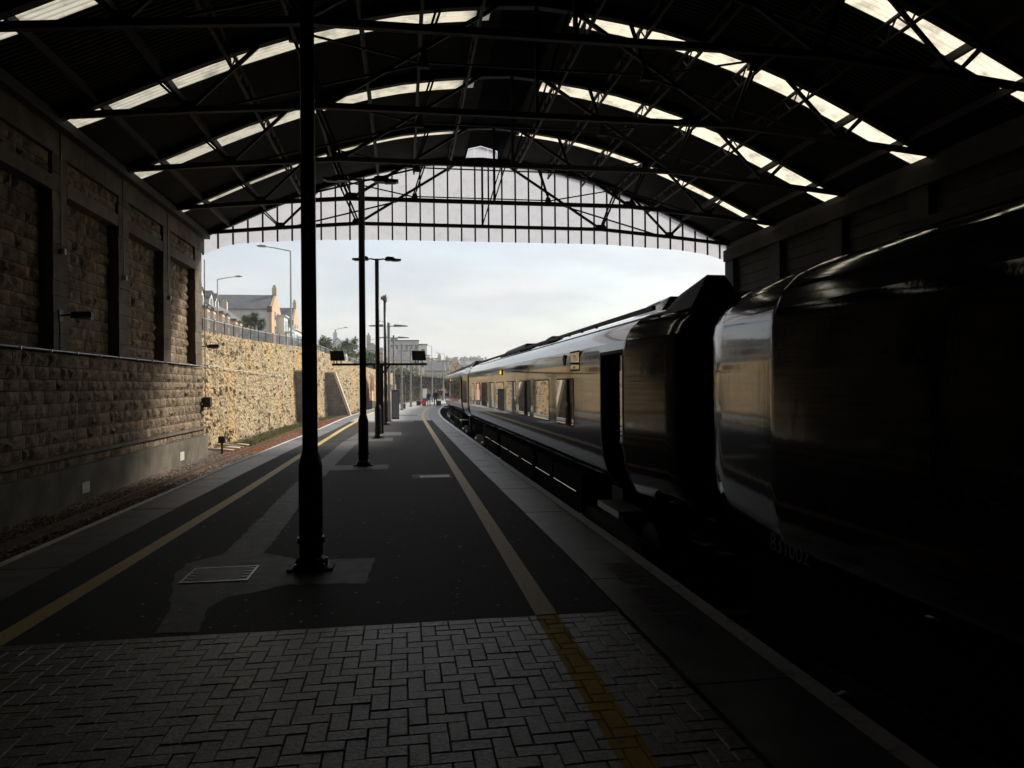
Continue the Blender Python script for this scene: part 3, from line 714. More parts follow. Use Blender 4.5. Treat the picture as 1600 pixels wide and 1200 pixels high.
# ------------------------------------------------------------------ lamp posts on the platform
def twin_head(t, z, half=.98, m='black_paint', lens='grey_paint'):
    for s in (-1, 1):
        mb = MB(); mb.tube([(0, 0, z-.02), (s*.25, 0, z+.02), (s*.42, 0, z-.01)], [.035, .03, .03], 8); local(mb, 'arm', m, t)
        x0 = .34; mb = MB()
        mb.prism([(s*x0, z-.05), (s*x0, z+.07), (s*(x0+.1), z+.11), (s*(x0+.34), z+.09), (s*(x0+.4), z+.03), (s*half, z+.02), (s*half, z-.03), (s*(x0+.3), z-.05)], -.12, .12, 'y')
        local(mb, 'lamp_head', m, t)
        mb = MB(); mb.prism([(s*(x0+.28), z-.052), (s*(x0+.28), z-.075), (s*(half-.08), z-.06), (s*(half-.04), z-.034)], -.1, .1, 'y'); local(mb, 'lens', lens, t)
def post(x, y, h, label, head='twin', m='black_paint', lower=True, group='lamp posts along the platform', rl=.135, ru=.088, neck=1.2):
    t = thing('platform_lamp_post', (x, y, .005), label, 'lamp post', group)
    mb = MB()
    mb.tube([(0, 0, 0), (0, 0, .035)], [.21, .21], 8)
    local(mb, 'base_plate', m, t)
    mb = MB(); mb.tube([(0, 0, .035), (0, 0, .12), (0, 0, .15)], [.19, .17, .14], 12); mb.tube([(0, 0, .1), (0, 0, .30), (0, 0, .302), (0, 0, .37), (0, 0, .372), (0, 0, neck), (0, 0, neck+.16)], [rl, rl, rl+.02, rl+.02, rl, rl, ru+.005], 12)
    mb.box(-.03, .03, -rl-.012, -rl+.01, .55, 1.0)
    local(mb, 'column_base', m, t, True).data.polygons.foreach_set('use_smooth', [False]*len(t.children[-1].data.polygons))
    mb = MB(); mb.tube([(0, 0, neck+.15), (0, 0, h)], [ru, ru*.92], 16); local(mb, 'column', m, t, True)
    for k in range(4):
        a = math.pi/4+k*math.pi/2; mb = MB(); mb.tube([(.175*math.cos(a)*1.25, .175*math.sin(a)*1.25, .0), (.175*math.cos(a)*1.25, .175*math.sin(a)*1.25, .09)], [.022, .02], 6)
        local(mb, 'bolt', 'galvanised', t)
    for s in (-1, 1): mb = MB(); mb.box(s*.225-.03, s*.225+.03, -.14, .14, -.003, .03); local(mb, 'anchor_plate', 'steel', t)
    if head == 'twin': twin_head(t, h-.02)
    elif head == 'speaker':
        mb = MB(); mb.box(-.06, .06, -.06, .06, h-.02, h+.12); local(mb, 'bracket', m, t)
        mb = MB(); mb.tube([(-.22, 0, h+.16), (-.12, 0, h+.16), (-.1, 0, h+.16), (.02, -.02, h+.16)], [.09, .1, .16, .16], 14); local(mb, 'housing', 'grey_paint', t)
        mb = MB(); mb.tube([(.03, -.02, h+.16), (.1, -.03, h+.16), (.13, -.03, h+.16)], [.2, .21, .12], 16); local(mb, 'camera_dome', 'grey_paint', t)
    return t
post(-1.07, 8.55, 7.63, 'nearest and thickest black lamp post beside the metal floor cover')
post(-1.06, 19.44, 7.62, 'second black lamp post, twin lamps in front of the gable screen')
post(-1.02, 29.65, 7.3, 'third black lamp post, twin lamps seen against the sky')
post(-.96, 39.96, 6.8, 'black post topped by a single round floodlight', head='speaker', rl=.12, ru=.085)
GL = ['grey twin-arm lamp post just behind the round floodlight post', 'grey twin-arm lamp post behind the information totem', 'grey twin-arm lamp post just right of the totem',
      'grey twin-arm lamp post fourth beyond the shed', 'grey twin-arm lamp post fifth beyond the shed', 'grey twin-arm lamp post sixth beyond the shed', 'farthest small grey twin-arm lamp post']
for i, y in enumerate((44.0, 54.5, 65.0, 75.0, 85.5, 96, 106)):
    t = thing('platform_lamp_post', (-.85+curve(y), y, .005), GL[i], 'lamp post', 'grey lamp posts on the outer platform')
    mb = MB(); mb.tube([(0, 0, 0), (0, 0, .04)], .2, 8); local(mb, 'base_plate', 'under', t)
    mb = MB(); mb.tube([(0, 0, .04), (0, 0, 1.25), (0, 0, 1.4), (0, 0, 5.95)], [.125, .12, .085, .075], 12); local(mb, 'column', 'grey_paint', t)
    for s in (-1, 1):
        mb = MB(); mb.tube([(0, 0, 5.75), (s*.5, 0, 5.78)], .03, 6); local(mb, 'arm', 'grey_paint', t)
        mb = MB(); mb.prism([(s*.3, 5.72), (s*.34, 5.86), (s*.62, 5.84), (s*1.15, 5.79), (s*1.15, 5.74)], -.11, .11, 'y'); local(mb, 'lamp_head', 'grey_paint', t)
# monitor gantry
gt = thing('monitor_gantry', (-.97, 32.7, .005), 'black T-shaped post carrying a long cross beam below the lamps', 'gantry')
mb = MB(); mb.box(-.09, .09, -.09, .09, 0, 3.05); local(mb, 'post', 'black_paint', gt)
mb = MB(); mb.box(-2.15, 2.03, -.05, .05, 3.05, 3.15); local(mb, 'cross_beam', 'black_paint', gt)
for s in (-1, 1):
    mb = MB(); mb.bar((s*.05, 0, 2.7), (s*.38, 0, 3.06), .05, .07); local(mb, 'brace', 'black_paint', gt)
for (x, lb) in ((-2.18, 'black driver monitor on the left end of the cross beam'), (.93+.48, 'black driver monitor on the right end of the cross beam')):
    mt = thing('monitor', (-.97+x, 32.7, 3.155), lb, 'monitor', 'driver monitors on the gantry')
    mb = MB()
    a = -.32 if x > 0 else .0
    mb.prism([(-.02, .12), (-.05, .55), (.54, .55), (.60, .12)], -.14, .14, 'y'); local(mb, 'casing', 'screen_back', mt)
    mb = MB()
    for q in (.12, .24, .42): mb.box(q-.02, q+.02, -.05, .05, 0, .125)
    local(mb, 'foot', 'black_paint', mt)
# information totem
t = thing('information_totem', (-.52, 46.9, .005), 'tall grey information totem with orange edge on the platform', 'totem')
mb = MB(); mb.box(-.2, .25, -.1, .1, 0, 1.86); local(mb, 'panel', 'under', t)
mb = MB(); mb.box(-.17, .22, -.115, -.102, .08, 1.78); local(mb, 'face', MATS['grey_dark'] if 'grey_dark' in MATS else mat('grey_dark', (.14, .14, .16), .5), t)
mb = MB(); mb.box(-.245, -.203, -.1, .1, 0, 1.86); local(mb, 'edge_trim', 'orange_trim', t)
mb = MB(); mb.box(-.26, .27, -.11, .11, 1.862, 1.9); local(mb, 'cap', 'grey_paint', t)
# inspection cover
ic = thing('floor_cover', (-2.05, 8.47, .0), 'rectangular metal floor cover with tread pattern left of the nearest post', 'floor cover')
mb = MB(); mb.box(-.36, .36, -.325, -.295, .0, .013); mb.box(-.36, .36, .295, .325, .0, .013); mb.box(-.36, -.335, -.294, .294, .0, .013); mb.box(.335, .36, -.294, .294, .0, .013); local(mb, 'frame', 'galvanised', ic)
mb = MB(); mb.box(-.334, .334, -.293, .293, .0, .006); local(mb, 'plate', 'under', ic)
mb = MB()
for i in range(20):
    for j in range(20):
        x, y = -.24+i*.0253, -.275+j*.029
        if (i+j) % 2: mb.bar((x-.009, y-.006, .0075), (x+.009, y+.006, .0075), .010, .004)
        else: mb.bar((x-.009, y+.006, .0075), (x+.009, y-.006, .0075), .006, .004)
tag(local(mb, 'tread', 'galvanised', ic), kind='stuff')
for s in (-1, 1):
    for k in range(5):
        mb = MB(); mb.box(s*.292-.036, s*.292+.036, -.285+k*.122, -.255+k*.122, .0062, .011); local(mb, 'slot_bar', 'galvanised', ic)

# ------------------------------------------------------------------ train
SX = 2.95
# profile: (inset from the side plane, z)
PROF = [(.62, .50), (.30, .56), (.17, .66), (.09, .82), (.035, 1.02), (.0, 1.3), (.0, 2.1), (.0, 2.56), (.03, 2.70), (.10, 2.84), (.24, 2.98), (.48, 3.10), (.85, 3.19), (1.37, 3.24)]
HW = 1.37
def carbody(mb, y0, y1, taper0, taper1, lo, hi, flip=False):
    """skin between profile indices lo..hi for both sides; ends narrow by the taper"""
    L_ = y1-y0; ys = [0, .02, .06]+([.35, .8, 1.2, 1.5, 1.56] if taper0 else [])+frange(1.7, L_-1.7, 14)+([L_-1.56, L_-1.5, L_-1.2, L_-.8, L_-.35] if taper1 else [])+[L_-.06, L_-.02, L_]
    return ys
def inset(d):
    if d >= 1.52: return 0
    v = .165*(1.52-d)/1.52
    if d < .07: v += .05*(1-d/.07)**2
    return v
def make_car(name, y0, y1, label, doors, windows, small, vent, parent_none=None, lamps=(), texts=()):
    cx0, cx1 = SX+HW+curve(y0), SX+HW+curve(y1)
    ang = -math.atan2(cx1-cx0, y1-y0); L_ = math.hypot(cx1-cx0, y1-y0)
    t = thing(name, (cx0, y0, 0), label, 'train carriage', 'coupled green train carriages', ang)
    ys = sorted(set([0, .02, .045, .07, .35, .8, 1.2, 1.49, 1.52, 1.57]+[L_-v for v in (0, .02, .045, .07, .35, .8, 1.2, 1.49, 1.52, 1.57)]+frange(2.8, L_-2.8, 16)+[v for d in doors for v in d]))
    def skin(i0, i1, side, m, name):
        mb = MB(); pr = PROF[i0:i1+1]; n = len(pr)
        for y in ys:
            d = inset(min(y, L_-y))
            for (q, z) in pr: mb.v.append((side*max(0, HW-q-d*(1 if z < 3.0 else (3.3-z)/.3)), y, z-(.12*d*10*max(0, z-2.6)*.5)))
        for a in range(len(ys)-1):
            ym = (ys[a]+ys[a+1])/2
            for b in range(n-1):
                zc = (pr[b][1]+pr[b+1][1])/2
                if side < 0 and any(d0 < ym < d1 for d0, d1 in doors) and zc < 2.56 and i0 == 0 : continue
                q = a*n+b; mb.f.append((q, q+n, q+n+1, q+1))
        return local(mb, name, m, t, True)
    skin(0, 8, -1, 'green_body', 'body_side'); skin(0, 8, 1, 'green_body', 'body_side')
    skin(8, 13, -1, 'roof_paint', 'roof'); skin(8, 13, 1, 'roof_paint', 'roof')
    mb = MB()                                             # end walls and floor
    for ye in (.012, L_-.012):
        e = inset(0); ring = [(-max(0, HW-q-e), ye, z) for q, z in PROF]+[(max(0, HW-q-e), ye, z) for q, z in PROF[::-1][1:]]
        mb.add(ring, [tuple(range(len(ring)))])
    mb.box(-.75, .75, .02, L_-.02, .49, .52); local(mb, 'end_wall', 'under', t)
    for ye, s in ((0, -1), (L_, 1)):
        mb = MB()
        for k in range(5): mb.box(-.62, .62, min(ye+s*(.05+k*.09), ye+s*(.1+k*.09)), max(ye+s*(.05+k*.09), ye+s*(.1+k*.09)), .5, 2.75)
        mb.box(-.55, .55, min(ye, ye+s*.455), max(ye, ye+s*.455), .55, 2.7)
        local(mb, 'gangway_bellows', 'rubber', t)
    for (d0, d1) in doors:
        b0 = .15; x = -(HW-b0)
        mb = MB()                                          # reveals
        jp = [(-(HW-q)-.004, z) for q, z in PROF[1:8]]; jp = [(max(-HW-.004, a), b) for a, b in jp]
        for yy in (d0, d1):
            mb.prism(jp+[(x, 2.56), (x, 1.3), (x+.06, .9), (-(HW-.42), .58)], yy-.03, yy+.03, 'y')
        mb.prism([(-HW-.004, 2.54), (-HW-.004, 2.585), (x, 2.585), (x, 2.54)], d0, d1, 'y')
        local(mb, 'door_frame', 'rubber', t)
        mb = MB(); dp = [(min(-(HW-q)+b0, -.9), z) for q, z in PROF[1:8]]
        n = len(dp)
        mb.add([(a, yy, z) for yy in (d0+.03, d1-.03) for a, z in dp], [(i, i+1, n+i+1, n+i) for i in range(n-1)])
        do = local(mb, 'door', 'green_body', t, True)
        mb = MB(); mb.box(x-.008, x+.01, d0+.24, d1-.24, 1.25, 2.3); g = mb.build('door_window', 'train_glass'); g.parent = do
        mb = MB(); mb.box(-HW-.07, -HW+.3, d0+.02, d1-.02, .33, .37); mb.box(-HW-.07, -HW-.04, d0+.02, d1-.02, .28, .328); local(mb, 'door_step', 'step_metal', t)
    for (w0, w1, z0, z1) in windows:
        mb = MB(); r = .07; pl = []
        for cx_, cz_, a0 in ((w1-r, z1-r, 0), (w0+r, z1-r, 90), (w0+r, z0+r, 180), (w1-r, z0+r, 270)):
            for k in range(4): a = rad(a0+30*k); pl.append((cx_+r*math.cos(a), cz_+r*math.sin(a)))
        mb.prism(pl, -HW-.006, -HW+.002, 'x'); g = local(mb, 'window', 'train_glass', t)
        cxm, czm = (w0+w1)/2, (z0+z1)/2; mb = MB()
        big = [(cxm+(a-cxm)*(1+.05/(w1-w0)), czm+(b-czm)*(1+.05/(z1-z0))) for a, b in pl]
        mb.prism(big, -HW-.003, -HW+.001, 'x'); f_ = mb.build('window_seal', 'rubber'); f_.parent = g
    for (w0, w1, z0, z1) in small:
        mb = MB(); mb.box(-HW-.006, -HW+.002, w0, w1, z0, z1); g = local(mb, 'small_window', 'train_glass', t)
        mb = MB(); mb.box(-HW-.003, -HW+.001, w0-.03, w1+.03, z0-.03, z1+.03); f_ = mb.build('window_seal', 'rubber'); f_.parent = g
    for (yv, zv) in vent:
        mb = MB(); mb.tube([(-HW-.012, yv, zv), (-HW+.01, yv, zv)], .1, 16); local(mb, 'round_vent', 'rubber', t)
    for (yv, zv) in lamps:
        mb = MB(); mb.box(-HW-.03, -HW+.005, yv-.12, yv+.12, zv-.07, zv+.07); local(mb, 'door_lamp_base', 'rubber', t)
        mb = MB(); mb.box(-HW-.05, -HW-.031, yv-.09, yv+.09, zv-.05, zv+.05); local(mb, 'door_lamp', 'amber_lamp', t)
    for (s_, yv, zv, size) in texts:
        text(s_, size, 'text_grey', 'lettering', t, (-HW-.002 if zv > 1.1 else -HW+.095, yv, zv), (rad(90), 0, -math.pi/2), sx=.9)
    # roof gear
    mb = MB(); mb.bar((-HW+.36, 1.3, 3.12), (-HW+.36, L_-2.6, 3.12), .05, .06)
    for k in range(int((L_-7)/1.0)): mb.box(-HW+.30, -HW+.34, 4+k, 4.04+k, 3.06, 3.10)
    local(mb, 'roof_rail', 'under', t)
    # underframe
    if y0 < 10:
        for s in (-1, 1):
            mb = MB(); yk = .35
            while yk < L_-1.2:
                mb.box(min(s*(HW-.32), s*(HW-.28)), max(s*(HW-.32), s*(HW-.28)), yk, min(yk+1.55, L_-.35), -.28, .5); yk += 1.57
            if y0 < 0: tag(local(mb, 'skirt_shade_panel', 'shade_black_metal', t), kind='stuff')  # dark panels added to stand for the black shade below the near carriage
    mb = MB()
    for (a, b, x0, z0) in ((4.7, 7.1, -1.18, -.35), (7.6, 9.4, -1.1, -.45), (9.7, 13.2, -1.15, -.3), (13.6, 16.0, -1.1, -.42), (16.4, 19.0, -1.16, -.34), (19.3, 21.4, -1.1, -.4)):
        if b < L_-1: mb.box(x0, 1.1, a, b, z0, .48)
    local(mb, 'equipment_case', 'shade_black_metal', t)
    for yc in (3.4, L_-3.4):
        mb = MB()
        for s in (-1, 1):
            mb.prism([(yc-1.9, -.25), (yc-1.7, -.1), (yc-.7, -.02), (yc+.7, -.02), (yc+1.7, -.1), (yc+1.9, -.25), (yc+.9, -.38), (yc-.9, -.38)], s*1.05-.06, s*1.05+.06, 'x')
        mb.box(-.9, .9, yc-.3, yc+.3, -.3, .45); bo = local(mb, 'bogie', 'under', t)
        for q in (-1.3, 1.3):
            for s in (-1, 1):
                mb = MB(); mb.tube([(s*.68, yc+q, -.32), (s*.80, yc+q, -.32)], .42, 20); wo = mb.build('wheel', 'under'); wo.parent = bo
                mb = MB(); mb.tube([(s*1.112, yc+q, -.3), (s*1.2, yc+q, -.3)], [.13, .1], 12); wo = mb.build('axle_box', 'step_metal'); wo.parent = bo
    mb = MB()
    yv = 4.9
    for k in range(7):
        l = R.uniform(1.1, 2.2)
        if yv+l > L_-5: break
        mb.tube([(-1.215, yv, .16), (-1.215, yv+l, .16)], .014, 6); yv += l+R.uniform(.25, .6)
    local(mb, 'pipework', 'rail_bright', t)
    return t, L_
W = lambda y0, lst: [(a-y0, b-y0, 1.38, 2.2) for a, b in lst]
# near carriage
yA0, yA1 = -19.1, 6.95
carA, LA = make_car('train_carriage', yA0, yA1, 'nearest dark green carriage filling the shaded right side of the photo', [(21.0, 22.05)],
    [(v, v+1.75, 1.38, 2.2) for v in (5, 7.2, 9.4, 11.6, 13.8, 16)], [], [], texts=[('831002', 24.75, .70, .22)])
yB0, yB1 = 7.85, 33.9
carB, LB = make_car('train_carriage', yB0, yB1, 'second green carriage under the shed mouth mirroring the stone wall', [(9.4-yB0, 10.5-yB0)],
    W(yB0, [(12.25, 13.65), (14.4, 16.15), (16.6, 18.25), (18.8, 20.5), (21.1, 22.8), (23.4, 24.9), (25.4, 27.2), (27.7, 29.4)])+[(30.1-yB0, 30.9-yB0, 1.38, 2.2)],
    [(11.82-yB0, 12.45-yB0, 2.37, 2.66)], [(12.95-yB0, 2.56)], lamps=[(21.47-yB0, 2.5)], texts=[('GWR', 14.4-yB0, .86, .3)])
yC0, yC1 = 34.8, 60.8
carC, LC = make_car('train_carriage', yC0, yC1, 'third green carriage outside the shed with an orange side lamp', [(1.6, 2.7), (23.3, 24.4)],
    [(4.4+2.15*k, 4.4+2.15*k+1.7, 1.38, 2.2) for k in range(9)], [(3.3, 3.8, 2.37, 2.66)], [], lamps=[(13.2, 2.5)])
carD, LD = make_car('train_carriage', 61.7, 87.5, 'farthest green carriage on the curve beyond the shed', [(1.6, 2.7)],
    [(4.4+2.15*k, 4.4+2.15*k+1.7, 1.38, 2.2) for k in range(8)], [], [])
# raised end fairings and pods on the roofs
def pod(car, y0, y1, x0, x1, h, m='under', name='roof_fairing', slope=.5, far=.55):
    mb = MB(); zb = 3.0
    mb.add([(x0, y0, zb), (x1, y0, zb), (x1, y1, zb), (x0, y1, zb), (x0+.25, y0+.12, 3.24+h), (x1-.25, y0+.12, 3.24+h), (x1-.25, y1-slope, 3.24+h*far), (x0+.25, y1-slope, 3.24+h*far)],
           [(0, 3, 2, 1), (4, 5, 6, 7), (0, 1, 5, 4), (1, 2, 6, 5), (2, 3, 7, 6), (3, 0, 4, 7)]); local(mb, name, m, car)
pod(carB, .12, 1.1, -.98, -.26, .16, slope=.02, far=.2); pod(carB, 1.45, 3.0, -.92, .3, .07, 'roof_paint', 'roof_pod', .5)
pod(carB, 9.0, 10.2, -1.0, -.3, .05); pod(carB, 12.5, 17.5, -1.02, .9, .08, 'under', 'roof_pod', 1.0)
pod(carC, 1, 6, -.95, .95, .12); pod(carC, 12, 20, -.95, .9, .1, 'under', 'roof_pod')
for c, L_ in ((carA, LA), (carB, 0)):
    mb = MB(); yy = L_-.0 if c is carA else 0; s = 1 if c is carA else -1
    for q in (-.95, .95): mb = MB(); mb.tube([(q, yy+s*.01, 1.2), (q, yy+s*.2, 1.0), (q*.98, yy+s*.42, .95)], .03, 8); local(mb, 'jumper_cable', 'rubber', c)

# ------------------------------------------------------------------ retaining wall outside
WT = [(32, 4.72), (36, 4.86), (48, 5.14), (60, 5.5), (70, 5.8), (80, 5.5), (95, 4.7), (110, 4.2), (150, 3.8)]
def wtop(y): return lerp(WT, y)
mb = MB(); ny, nz_ = 820, 62; y0, y1 = 32.42, 112
for j in range(ny+1):
    q = j/ny; y = y0+(y1-y0)*q**1.25
    for i in range(nz_+1):
        u = i/nz_; z = -.95+(wtop(y)+.95)*u
        p = (y*1.0, z*1.0, 3)
        cell = mn.voronoi((y*3.4, z*4.8, .5))[0]; d = cell[1]-cell[0]
        rel = -.08+.085*min(1, d*3)+.05*mn.fractal((y*.5, z*.5, 0), 1, 2, 4)+.05*mn.noise((y*4, z*5, 1))
        if mn.noise((y*1.6+7, z*1.9, 4)) > .5: rel -= .13
        x = wallx(y)-.07*(z+.95)+rel
        mb.v.append((x, y, z))
for j in range(ny):
    for i in range(nz_): q = j*(nz_+1)+i; mb.f.append((q, q+nz_+1, q+nz_+2, q+1))
# top face running back
o_ = len(mb.v)
for j in range(ny+1): v = mb.v[j*(nz_+1)+nz_]; mb.v.append((v[0]-.7, v[1], v[2]+.03))
for j in range(ny): a = j*(nz_+1)+nz_; b = (j+1)*(nz_+1)+nz_; mb.f.append((a, b, o_+j+1, o_+j))
rwall = tag(mb.build('retaining_wall', 'rubble', smooth=False, fix=False), 'sunlit rough rubble retaining wall with orange stains beyond the shed', 'retaining wall')
def tuft(mb, p, r, n, droop=.4, leaf=.06):
    for _ in range(n):
        d = Vector((R.gauss(0, 1), R.gauss(0, 1), R.gauss(0, 1))).normalized()*r*R.random()**.5
        c = Vector(p)+Vector((d.x*.7, d.y, d.z-abs(d.z)*droop*.2)); a = Vector((R.uniform(-1, 1), R.uniform(-1, 1), R.uniform(-1, 1))).normalized()*leaf
        b = a.cross(Vector((R.uniform(-1, 1), R.uniform(-1, 1), R.uniform(-1, 1)))).normalized()*leaf*.6
        mb.add([c-a, c+b, c+a, c-b], [(0, 1, 2, 3)])
mb = MB()
for i in range(230):
    y = 33+R.random()**1.3*60; u = R.random(); z = -.8+(wtop(y)+.6)*(u if R.random() < .6 else u**2.2)
    tuft(mb, (wallx(y)-.07*(z+.95)+.03, y, z), R.uniform(.06, .22), R.randrange(10, 34), leaf=.045)
tag(mb.build('wall_plants', 'foliage_dry', fix=False), label='small dry plants growing from joints of the retaining wall', cat='plants', kind='stuff')
mb = MB(); pts = []
for i in range(30):
    y = 34.5+i*.75; z = lerp([(34, 3.25), (40, 3.1), (60, 2.9)], y)+.03*math.sin(i*1.9); pts.append((wallx(y)-.07*(z+.95)+.12, y, z))
mb.tube(pts, .018, 5)
tag(mb.build('wall_cable', 'pale_plate'), 'thin white cable sagging along the retaining wall', 'cable')
# buttresses, side faces of grey blockwork
for i, (ya, w_, bx, tx_, zt) in enumerate(((61.0, .8, 1.25, .3, 3.4), (74.2, .9, 2.0, .5, 3.5))):
    x = wallx(ya); t = thing('buttress', (x, ya, -.95), ['narrow sloping buttress beside the nearest post', 'broad sloping grey blockwork buttress between the first two posts'][i], 'buttress', 'buttresses on the retaining wall')
    mb = MB(); mb.prism([(x-.9, -.95), (x+bx, -.95), (x+tx_, zt), (x-.9, zt)], ya, ya+w_, 'y'); mb.build('core', 'mortar', t)
    mb = MB(); mb.prism([(x+bx+.005, -.95), (x+bx+.28, -.95), (x+tx_+.2, zt+.14), (x-.9, zt+.14), (x-.9, zt+.005), (x+tx_, zt+.005)], ya-.08, ya+w_+.05, 'y'); mb.build('coping', 'pale_stone', t)
    nr = 13; hz = (zt+.95)/nr
    for k in range(nr):
        z = -.95+k*hz; xe = x+bx+(tx_-bx)*(z+hz/2+.95)/(zt+.95)-.05; xs0 = x-.8+(k % 2)*.22
        while xs0 < xe-.1:
            x1_ = min(xs0+.46, xe); mb = MB(); mb.box(xs0+.008, x1_-.008, ya-.025+R.uniform(-.006, .006), ya-.002, z+.008, z+hz-.008); mb.build('block', 'grey_block', t); xs0 += .46
t = thing('bricked_arch', (wallx(95)+.3, 93, -.9), 'pinkish rendered arch in the far retaining wall', 'arch')
xx = wallx(96.6)+.25
ar = [(93.0+3.6*.5+1.8*math.cos(rad(a)), 1.6+2.2*math.sin(rad(a))) for a in range(0, 181, 15)]
mb = MB(); mb.prism([(96.6, -.9)]+ar+[(93.0, -.9)], xx-.2, xx, 'x'); mb.build('infill', 'pink_render', t)
mb = MB()
for a in range(0, 180, 15):
    p0 = (xx+.02, 94.8+1.9*math.cos(rad(a)), 1.6+2.3*math.sin(rad(a))); p1 = (xx+.02, 94.8+1.9*math.cos(rad(a+15)), 1.6+2.3*math.sin(rad(a+15))); mb.bar(p0, p1, .25, .22, (1, 0, 0))
mb.build('arch_ring', 'tan_stone', t)
t = thing('equipment_cabinet', (wallx(93)+1.5, 92, -.85), 'low cream equipment cabinet below the pinkish arch', 'cabinet')
mb = MB(); mb.box(-.45, .45, 0, 2.6, 0, 1.05); local(mb, 'casing', 'cream_render', t)
mb = MB(); mb.box(-.5, .5, -.05, 2.65, 1.052, 1.12); local(mb, 'lid', 'galvanised', t)
t = thing('equipment_cabinet', (wallx(90)+1.3, 89.6, -.85), 'small black equipment cabinet beside the cream one', 'cabinet')
mb = MB(); mb.box(-.3, .3, 0, .9, 0, 1.2); local(mb, 'casing', 'under', t); mb = MB(); mb.box(-.33, .33, -.03, .93, 1.202, 1.25); local(mb, 'lid', 'under', t)
mb = MB(); mb.tube([(0, 0, 0), (0, 0, .55)], .05, 8); mb.box(-.14, .14, -.09, .09, .5, .8)
o = mb.build('track_marker', 'under'); o.location = (-7.9, 33.1, -.82); tag(o, 'short dark marker post beside the end of the shed wall', 'marker post')
mb = MB(); mb.tube([(0, 0, 0), (0, 0, 1.3)], .035, 8); mb.box(-.1, .1, -.04, .04, 1.25, 1.42)
o = mb.build('track_marker', 'galvanised'); o.location = (-8.1, 45.5, -.85); tag(o, 'thin pale marker post against the retaining wall', 'marker post')

# hillside behind the wall
mb = MB(); nx, ny = 30, 70
for j in range(ny+1):
    y = 20+j*3.2
    for i in range(nx+1):
        u = i/nx; x = wallx(max(y, 32))-.07*6-.45-110*u**1.6
        d = (wallx(max(y, 32))-.9)-x
        z = wtop(y)-.12+lerp([(0, 0), (12, .2), (14, .6), (40, 3.5), (110, 16)], d)+.2*mn.noise((x*.1, y*.1, 0))*min(1, d/14)
        mb.v.append((x, y, z))
for j in range(ny):
    for i in range(nx): q = j*(nx+1)+i; mb.f.append((q+1, q, q+nx+1, q+nx+2))
tag(mb.build('hillside', 'ground', smooth=True, fix=False), kind='structure')
m = MB(); strip(m, lambda y: wallx(y)-12, lambda y: wallx(y)-4, 33, 150, 0)
m.v = [(x, y, wtop(y)+.17+.004*y*0) for x, y, z in m.v]; tag(m.build('road', 'road', fix=False), kind='structure')

# railing on the wall
rl = thing('railing', (wallx(40)-1.7, 34, 5), 'long grey railing along the top of the retaining wall', 'railing')
def rp(y): return (wallx(y)-1.55, y, wtop(y)+.0)
ys = [33.2+2.35*i for i in range(28)]
for y in ys:
    x, _, z = rp(y); mb = MB(); mb.box(x-.035, x+.035, y-.035, y+.035, z-.2, z+.98); mb.build('post', 'under', rl)
for h in (.12, .9):
    mb = MB()
    for a, b in zip(ys, ys[1:]):
        p, q = rp(a), rp(b); mb.bar((p[0], p[1], p[2]+h), (q[0], q[1], q[2]+h), .04, .05)
    mb.build('rail', 'grey_paint', rl)
mb = MB()
for a, b in zip(ys, ys[1:]):
    for k in range(1, 16):
        y = a+(b-a)*k/16; x, _, z = rp(y); mb.box(x-.01, x+.01, y-.01, y+.01, z+.12, z+.9)
tag(mb.build('baluster', 'grey_paint', rl), kind='stuff')

# ------------------------------------------------------------------ street lamps on the road
def street_lamp(x, y, zb, ztop, dx_, label):
    t = thing('street_lamp', (x, y, zb), label, 'street lamp', 'street lamps on the road above'); h = ztop-zb
    mb = MB(); mb.tube([(0, 0, 0), (0, 0, 1.6), (0, 0, 1.65), (0, 0, h)], [.14, .14, .1, .07], 10); local(mb, 'column', 'galvanised', t)
    mb = MB(); mb.tube([(0, 0, h), (dx_*.5, 0, h+.28), (dx_*.85, 0, h+.42)], [.06, .05, .04], 8); local(mb, 'arm', 'galvanised', t)
    s = 1 if dx_ > 0 else -1
    mb = MB(); mb.prism([(dx_*.78, h+.36), (dx_*.8, h+.5), (dx_*.95, h+.56), (dx_*1.1, h+.46), (dx_*1.08, h+.40), (dx_*.95, h+.34)], -.16, .16, 'y'); local(mb, 'lamp_head', 'grey_paint', t)
street_lamp(-10.75, 72.3, 5.9, 15.4, -2.9, 'tall street lamp with its arm to the left beside the nearest post')
street_lamp(-23.7, 97.6, 7.6, 16.2, 2.8, 'street lamp with its arm to the right in front of the terrace')
for (px, py, D, dx_, lb) in ((524, 515, 150, 2.3, 'small street lamp above the white chimney house'), (579, 531, 190, 2.6, 'street lamp above the dark slate hip roof'), (609, 505, 150, -2.4, 'street lamp behind the twin-arm platform lamps'),
                             (674.5, 541, 190, -2.2, 'street lamp left of the far hill'), (695, 554, 200, -2.2, 'farthest thin street lamp against the hill')):
    p = at(px, py, D); street_lamp(p.x, p.y, 3.0, p.z, dx_, lb)

